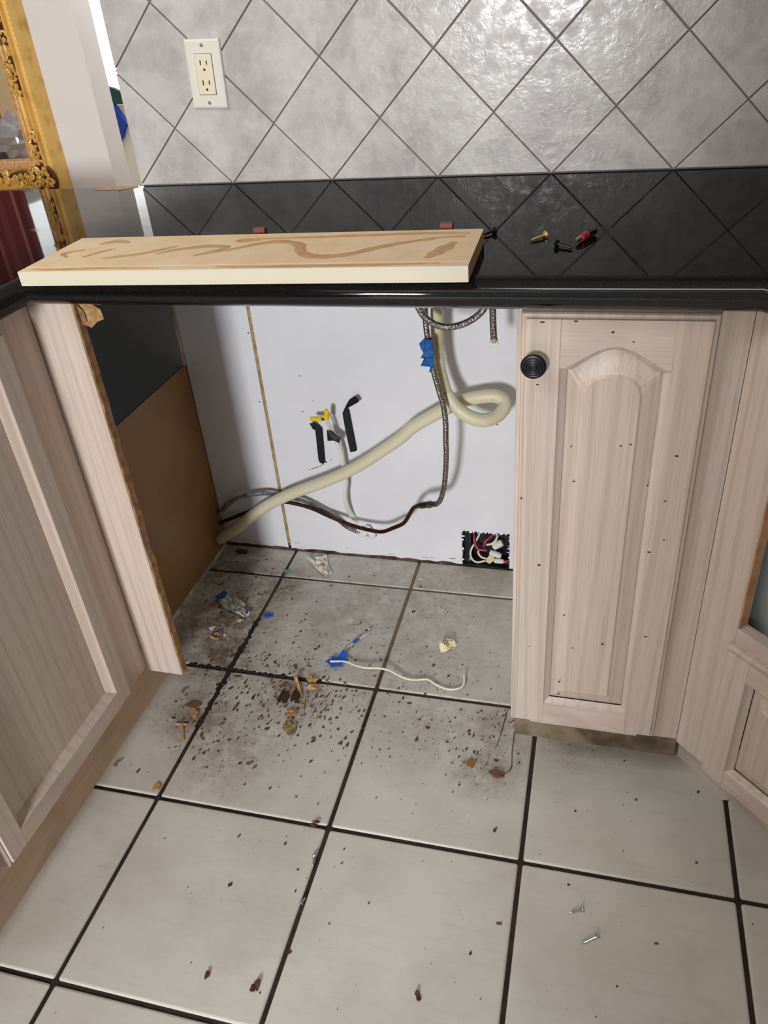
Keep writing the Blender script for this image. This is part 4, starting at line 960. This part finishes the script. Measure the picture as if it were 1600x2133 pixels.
blob_chip('amber_smear', F['yellowsmear'][0], plain('amber_grease', (122, 96, 50), .3), .012, 'amber greasy flakes left of the dark grout line', 'grease', 17, (1.2, .35, .05), None, 9)
blob_chip('rust_flake', F['rust'][0], plain('rusty', (112, 76, 50), .7), .010, 'rusty torn flake left of the arched cabinet door foot', 'flake', 18, (1.4, .7, .3))
blob_chip('ochre_stain', F['rust'][1], plain('ochre', (146, 108, 52), .5), .008, 'ochre sticky spot on the tile before the arched cabinet', 'stain', 19, (.7, 1.3, .05), None, 6)
blob_chip('brown_flake', F['flake'][0], M['brown_flake'], .009, 'dark red brown flake on the front tile, nearest the camera', 'flake', 20, (.6, 1.2, .5), None, 2)
blob_chip('brown_flake', F['flake'][1], M['brown_flake'], .006, 'smaller red brown flake on the front left tile', 'flake', 21, (.6, 1.2, .5), None, 2)
blob_chip('brown_flake', F['flake'][2], M['brown_flake'], .006, 'curled red brown flake on the front centre tile, right of the central grout line', 'flake', 22, (.8, 1.1, .5), None, 2)
blob_chip('brown_flake', F['flake'][3], M['brown_flake'], .007, 'red brown flake at the edge of the central grout crossing', 'flake', 23, (1.4, .6, .4), None, 2)
blob_chip('leaf_scrap', (-.475, -.035, 0), M['brown_flake'], .014, 'dark scrap in the far left corner of the opening', 'scrap', 24, (1.4, .7, .4))
blob_chip('wood_crumb', (.022, -.075, 0), M['rag'], .006, 'cream crumb on the tile near the back grout line', 'crumb', 25)
b = B(); p0 = Vector(F['woodring'][0])
pts = [p0 + Vector((.011*math.cos(a), .008*math.sin(a), .006 + .003*math.sin(a*2))) for a in [k*2*math.pi/20*0.93 for k in range(21)]]
tag(b.tube(pts, .0024, 6, .5).build('wood_shaving', M['orange']), 'curled orange wood ring on the dirty left tile', 'shaving')
def splint(name, a, c, w, label, z=.003):
    a, c = Vector(a), Vector(c); t = (c - a).normalized(); n_ = Vector((-t.y, t.x, 0))
    pts = [a - n_*w, a + n_*w*.8, a.lerp(c, .5) + n_*w*.6, c + n_*w*.15, c - n_*w*.15, a.lerp(c, .5) - n_*w*.7]
    return tag(B().prism([q_ + Vector((0, 0, z if i in (0, 1) else .0012)) for i, q_ in enumerate(pts)], (0, 0, .0016)).build(name, M['splinter']), label, 'splinter')
splint('wood_splinter', F['splinter1'][0], F['splinter1'][1], .0045, 'long tan wood splinter over the dark flakes', .012)
splint('wood_splinter', F['splinter2'][0], F['splinter2'][1], .0014, 'hair thin splinter continuing below the tan splinter')
tt = thing('tee_splinter', 'T shaped grey tan splinter on the tile near the left toe board', 'splinter', F['tee'][2])
B().prism([Vector(v) + Vector((0, 0, .001)) for v in ((F['tee'][0][0], F['tee'][0][1] - .002, 0), (F['tee'][1][0], F['tee'][1][1] - .002, 0), (F['tee'][1][0], F['tee'][1][1] + .002, 0), (F['tee'][0][0], F['tee'][0][1] + .002, 0))], (0, 0, .002)).build('crossbar', M['splinter'], tt)
a, c = Vector(F['tee'][2]), Vector(F['tee'][3]); t_ = (c-a).normalized(); n_ = Vector((-t_.y, t_.x, 0))*.0024
B().prism([v + Vector((0, 0, .001)) for v in (a - n_, a + n_, c + n_, c - n_)], (0, 0, .002)).build('shaft', M['splinter'], tt)
# wire scrap with blue tape
wi = thing('wire_scrap', 'thin white wire scrap with blue tape tufts on the centre tiles', 'wire', F['wire'][1])
wp = [Vector(p) for p in F['wire']]; n = len(wp)
hs = [.010, .008, .010, .012, .014, .012, .009, .006, .004, .005, .004, .003, .004, .006, .012]
o = B().tube(resample(spline([p + Vector((0, -hs[i]*1.0, hs[i])) for i, p in enumerate(wp)], 10), .004), .0024, 8).build('bare_wire', M['white_wire'], wi); o.data.shade_smooth()
B().tube(spline([Vector(p) + Vector((0, 0, .003 + .002*i)) for i, p in enumerate(F['wire2'])], 6), .0014, 7).build('tail_wire', M['rag'], wi)
a, c = Vector(F['wire2'][2]) + Vector((0, 0, .008)), Vector(F['wire2'][3]) + Vector((0, 0, .010))
B().tube([a.lerp(c, .35), c], .0032, 8).build('tape_band', M['blue_bright'], wi)
p0 = wp[0] + Vector((0.012, -.004, .006)); rr = random.Random(6)
for k in range(6):
    a = k*1.05 + .3; L = .020 + .010*rr.random(); d_ = Vector((math.cos(a), math.sin(a)*.9, .2*rr.uniform(-1, 1))); n_ = d_.cross(Vector((0, 0, 1))).normalized()*.008
    B().sheet([p0 - n_*.5, p0 + d_*L*.6 - n_, p0 + d_*L, p0 + d_*L*.7 + n_, p0 + n_*.5 + Vector((0, 0, .003))], .0008).build('tape_tuft', M['blue_bright'], wi)
q0 = Vector(F['wire2'][0]) + Vector((0, 0, .003))
B().sheet([q0 + Vector(v) for v in ((-.008, -.008, 0), (.008, -.006, .004), (.011, .004, .007), (-.001, .012, .010), (-.007, .004, .004))], .001).build('tape_tuft', M['blue_bright'], wi)
# crumpled tag with dark print
tg = thing('paper_tag', 'small crumpled cream tag with dark print on the right tile', 'tag', (.132, -.30, 0))
o = crumple('tag_paper', F['tag'], plain('cream_tag', (232, 228, 190), .5), .018, 9, .001, 6); o.parent = tg; o.matrix_parent_inverse = WM[tg].inverted()
b = B()
for k in range(5): b.box(.121 + k*.0045, .124 + k*.0045, -.300 + .001*k, -.2985 + .001*k, .0195, .0200)
for k in range(4): b.box(.119 + k*.0055, .1225 + k*.0055, -.306 + .001*k, -.3045 + .001*k, .0175, .0180)
b.build('print_marks', M['black_screw'], tg)

# grit: uncountable dark flakes, dense in the grimy places
rr = random.Random(21); b = B()
SP = [(-.335, -.455, .05, 130), (-.165, -.49, .055, 420), (-.10, -.51, .06, 200), (-.20, -.42, .06, 160), (-.25, -.52, .07, 120), (-.33, -.60, .05, 90), (-.27, -.62, .07, 150), (-.12, -.32, .09, 130), (.0, -.30, .14, 130), (.0, -.46, .10, 120),
      (.10, -.52, .07, 90), (.20, -.52, .05, 80), (.235, -.57, .035, 110), (.275, -.47, .025, 60), (-.41, -.27, .09, 120), (-.38, -.14, .08, 110), (-.45, -.2, .08, 70), (.12, -.20, .12, 70), (-.3, -.3, .10, 80), (.1, -.36, .10, 60), (-.06, -.60, .12, 110), (.15, -.62, .10, 70),
      (.1, -.85, .35, 150), (-.25, -.85, .18, 50), (.5, -.66, .08, 26), (.45, -.85, .18, 40)]
for x, y, s, n in SP:
    for k in range(int(n*.75)):
        px, py = rr.gauss(x, s), rr.gauss(y, s)
        if py > -.006 or px < -.455 and py < -.48 or px < -.52 or (px > .298 and py > -.512) or px + py > .085: continue
        r = .0004 + .0024 * rr.random()**4.5 * (1.5 if n > 100 else 1)
        m_ = rr.randint(4, 6); a0 = rr.uniform(0, 6); el = rr.uniform(1, 2.2); th = rr.gauss(.9, .5)
        pts = []
        for i in range(m_):
            a = a0 + i*2*math.pi/m_; u, v = r*el*math.cos(a)*rr.uniform(.6, 1), r*math.sin(a)*rr.uniform(.6, 1)
            pts.append((px + u*math.cos(th) - v*math.sin(th), py + u*math.sin(th) + v*math.cos(th), .0006))
        b.prism(pts, (0, 0, rr.uniform(.0004, .0012)))
o = stuff(b.build('floor_grit', M['dirt'])); tag(o, 'dark brown grit and grime flakes scattered over the floor tiles', 'grit')
# grime ridge left by the old appliance, and filth packed in the worst grout joints
b = B(); ls = []
rp = resample(spline([(.3005, -.505, 0), (.302, -.56, 0), (.304, -.595, 0), (.290, -.610, 0), (.278, -.612, 0)], 8), .004)
b.tube(rp, [.0010 + .0012*rr.random() for _ in rp], 6, .4)
rp = resample(spline([(.281, -.452, 0), (.277, -.50, 0), (.272, -.548, 0)], 8), .004); b.tube(rp, [.0010 + .0016*rr.random() for _ in rp], 6, .4)
o = stuff(b.build('grime_ridge', M['bead'])); tag(o, 'brown grime ridge beside the foot of the arched cabinet', 'grime')
b = B()
def packed(pts, w, step=.006):
    for p in resample([Vector(v) for v in pts], step): b.ball((p.x + rr.gauss(0, w*.5), p.y + rr.gauss(0, w*.4), .0), rr.uniform(.002, .0050), 6, (1.3, 1.3, .14))
packed([(-.327, -.28, 0), (-.3265, -.44, 0), (-.326, -.62, 0)], .005, .003)
packed([(-.42, -.446, 0), (-.33, -.4465, 0), (-.12, -.446, 0)], .004, .004)
o = stuff(b.build('packed_filth', M['filth'])); tag(o, 'black filth packed along the left grout joints', 'grime')
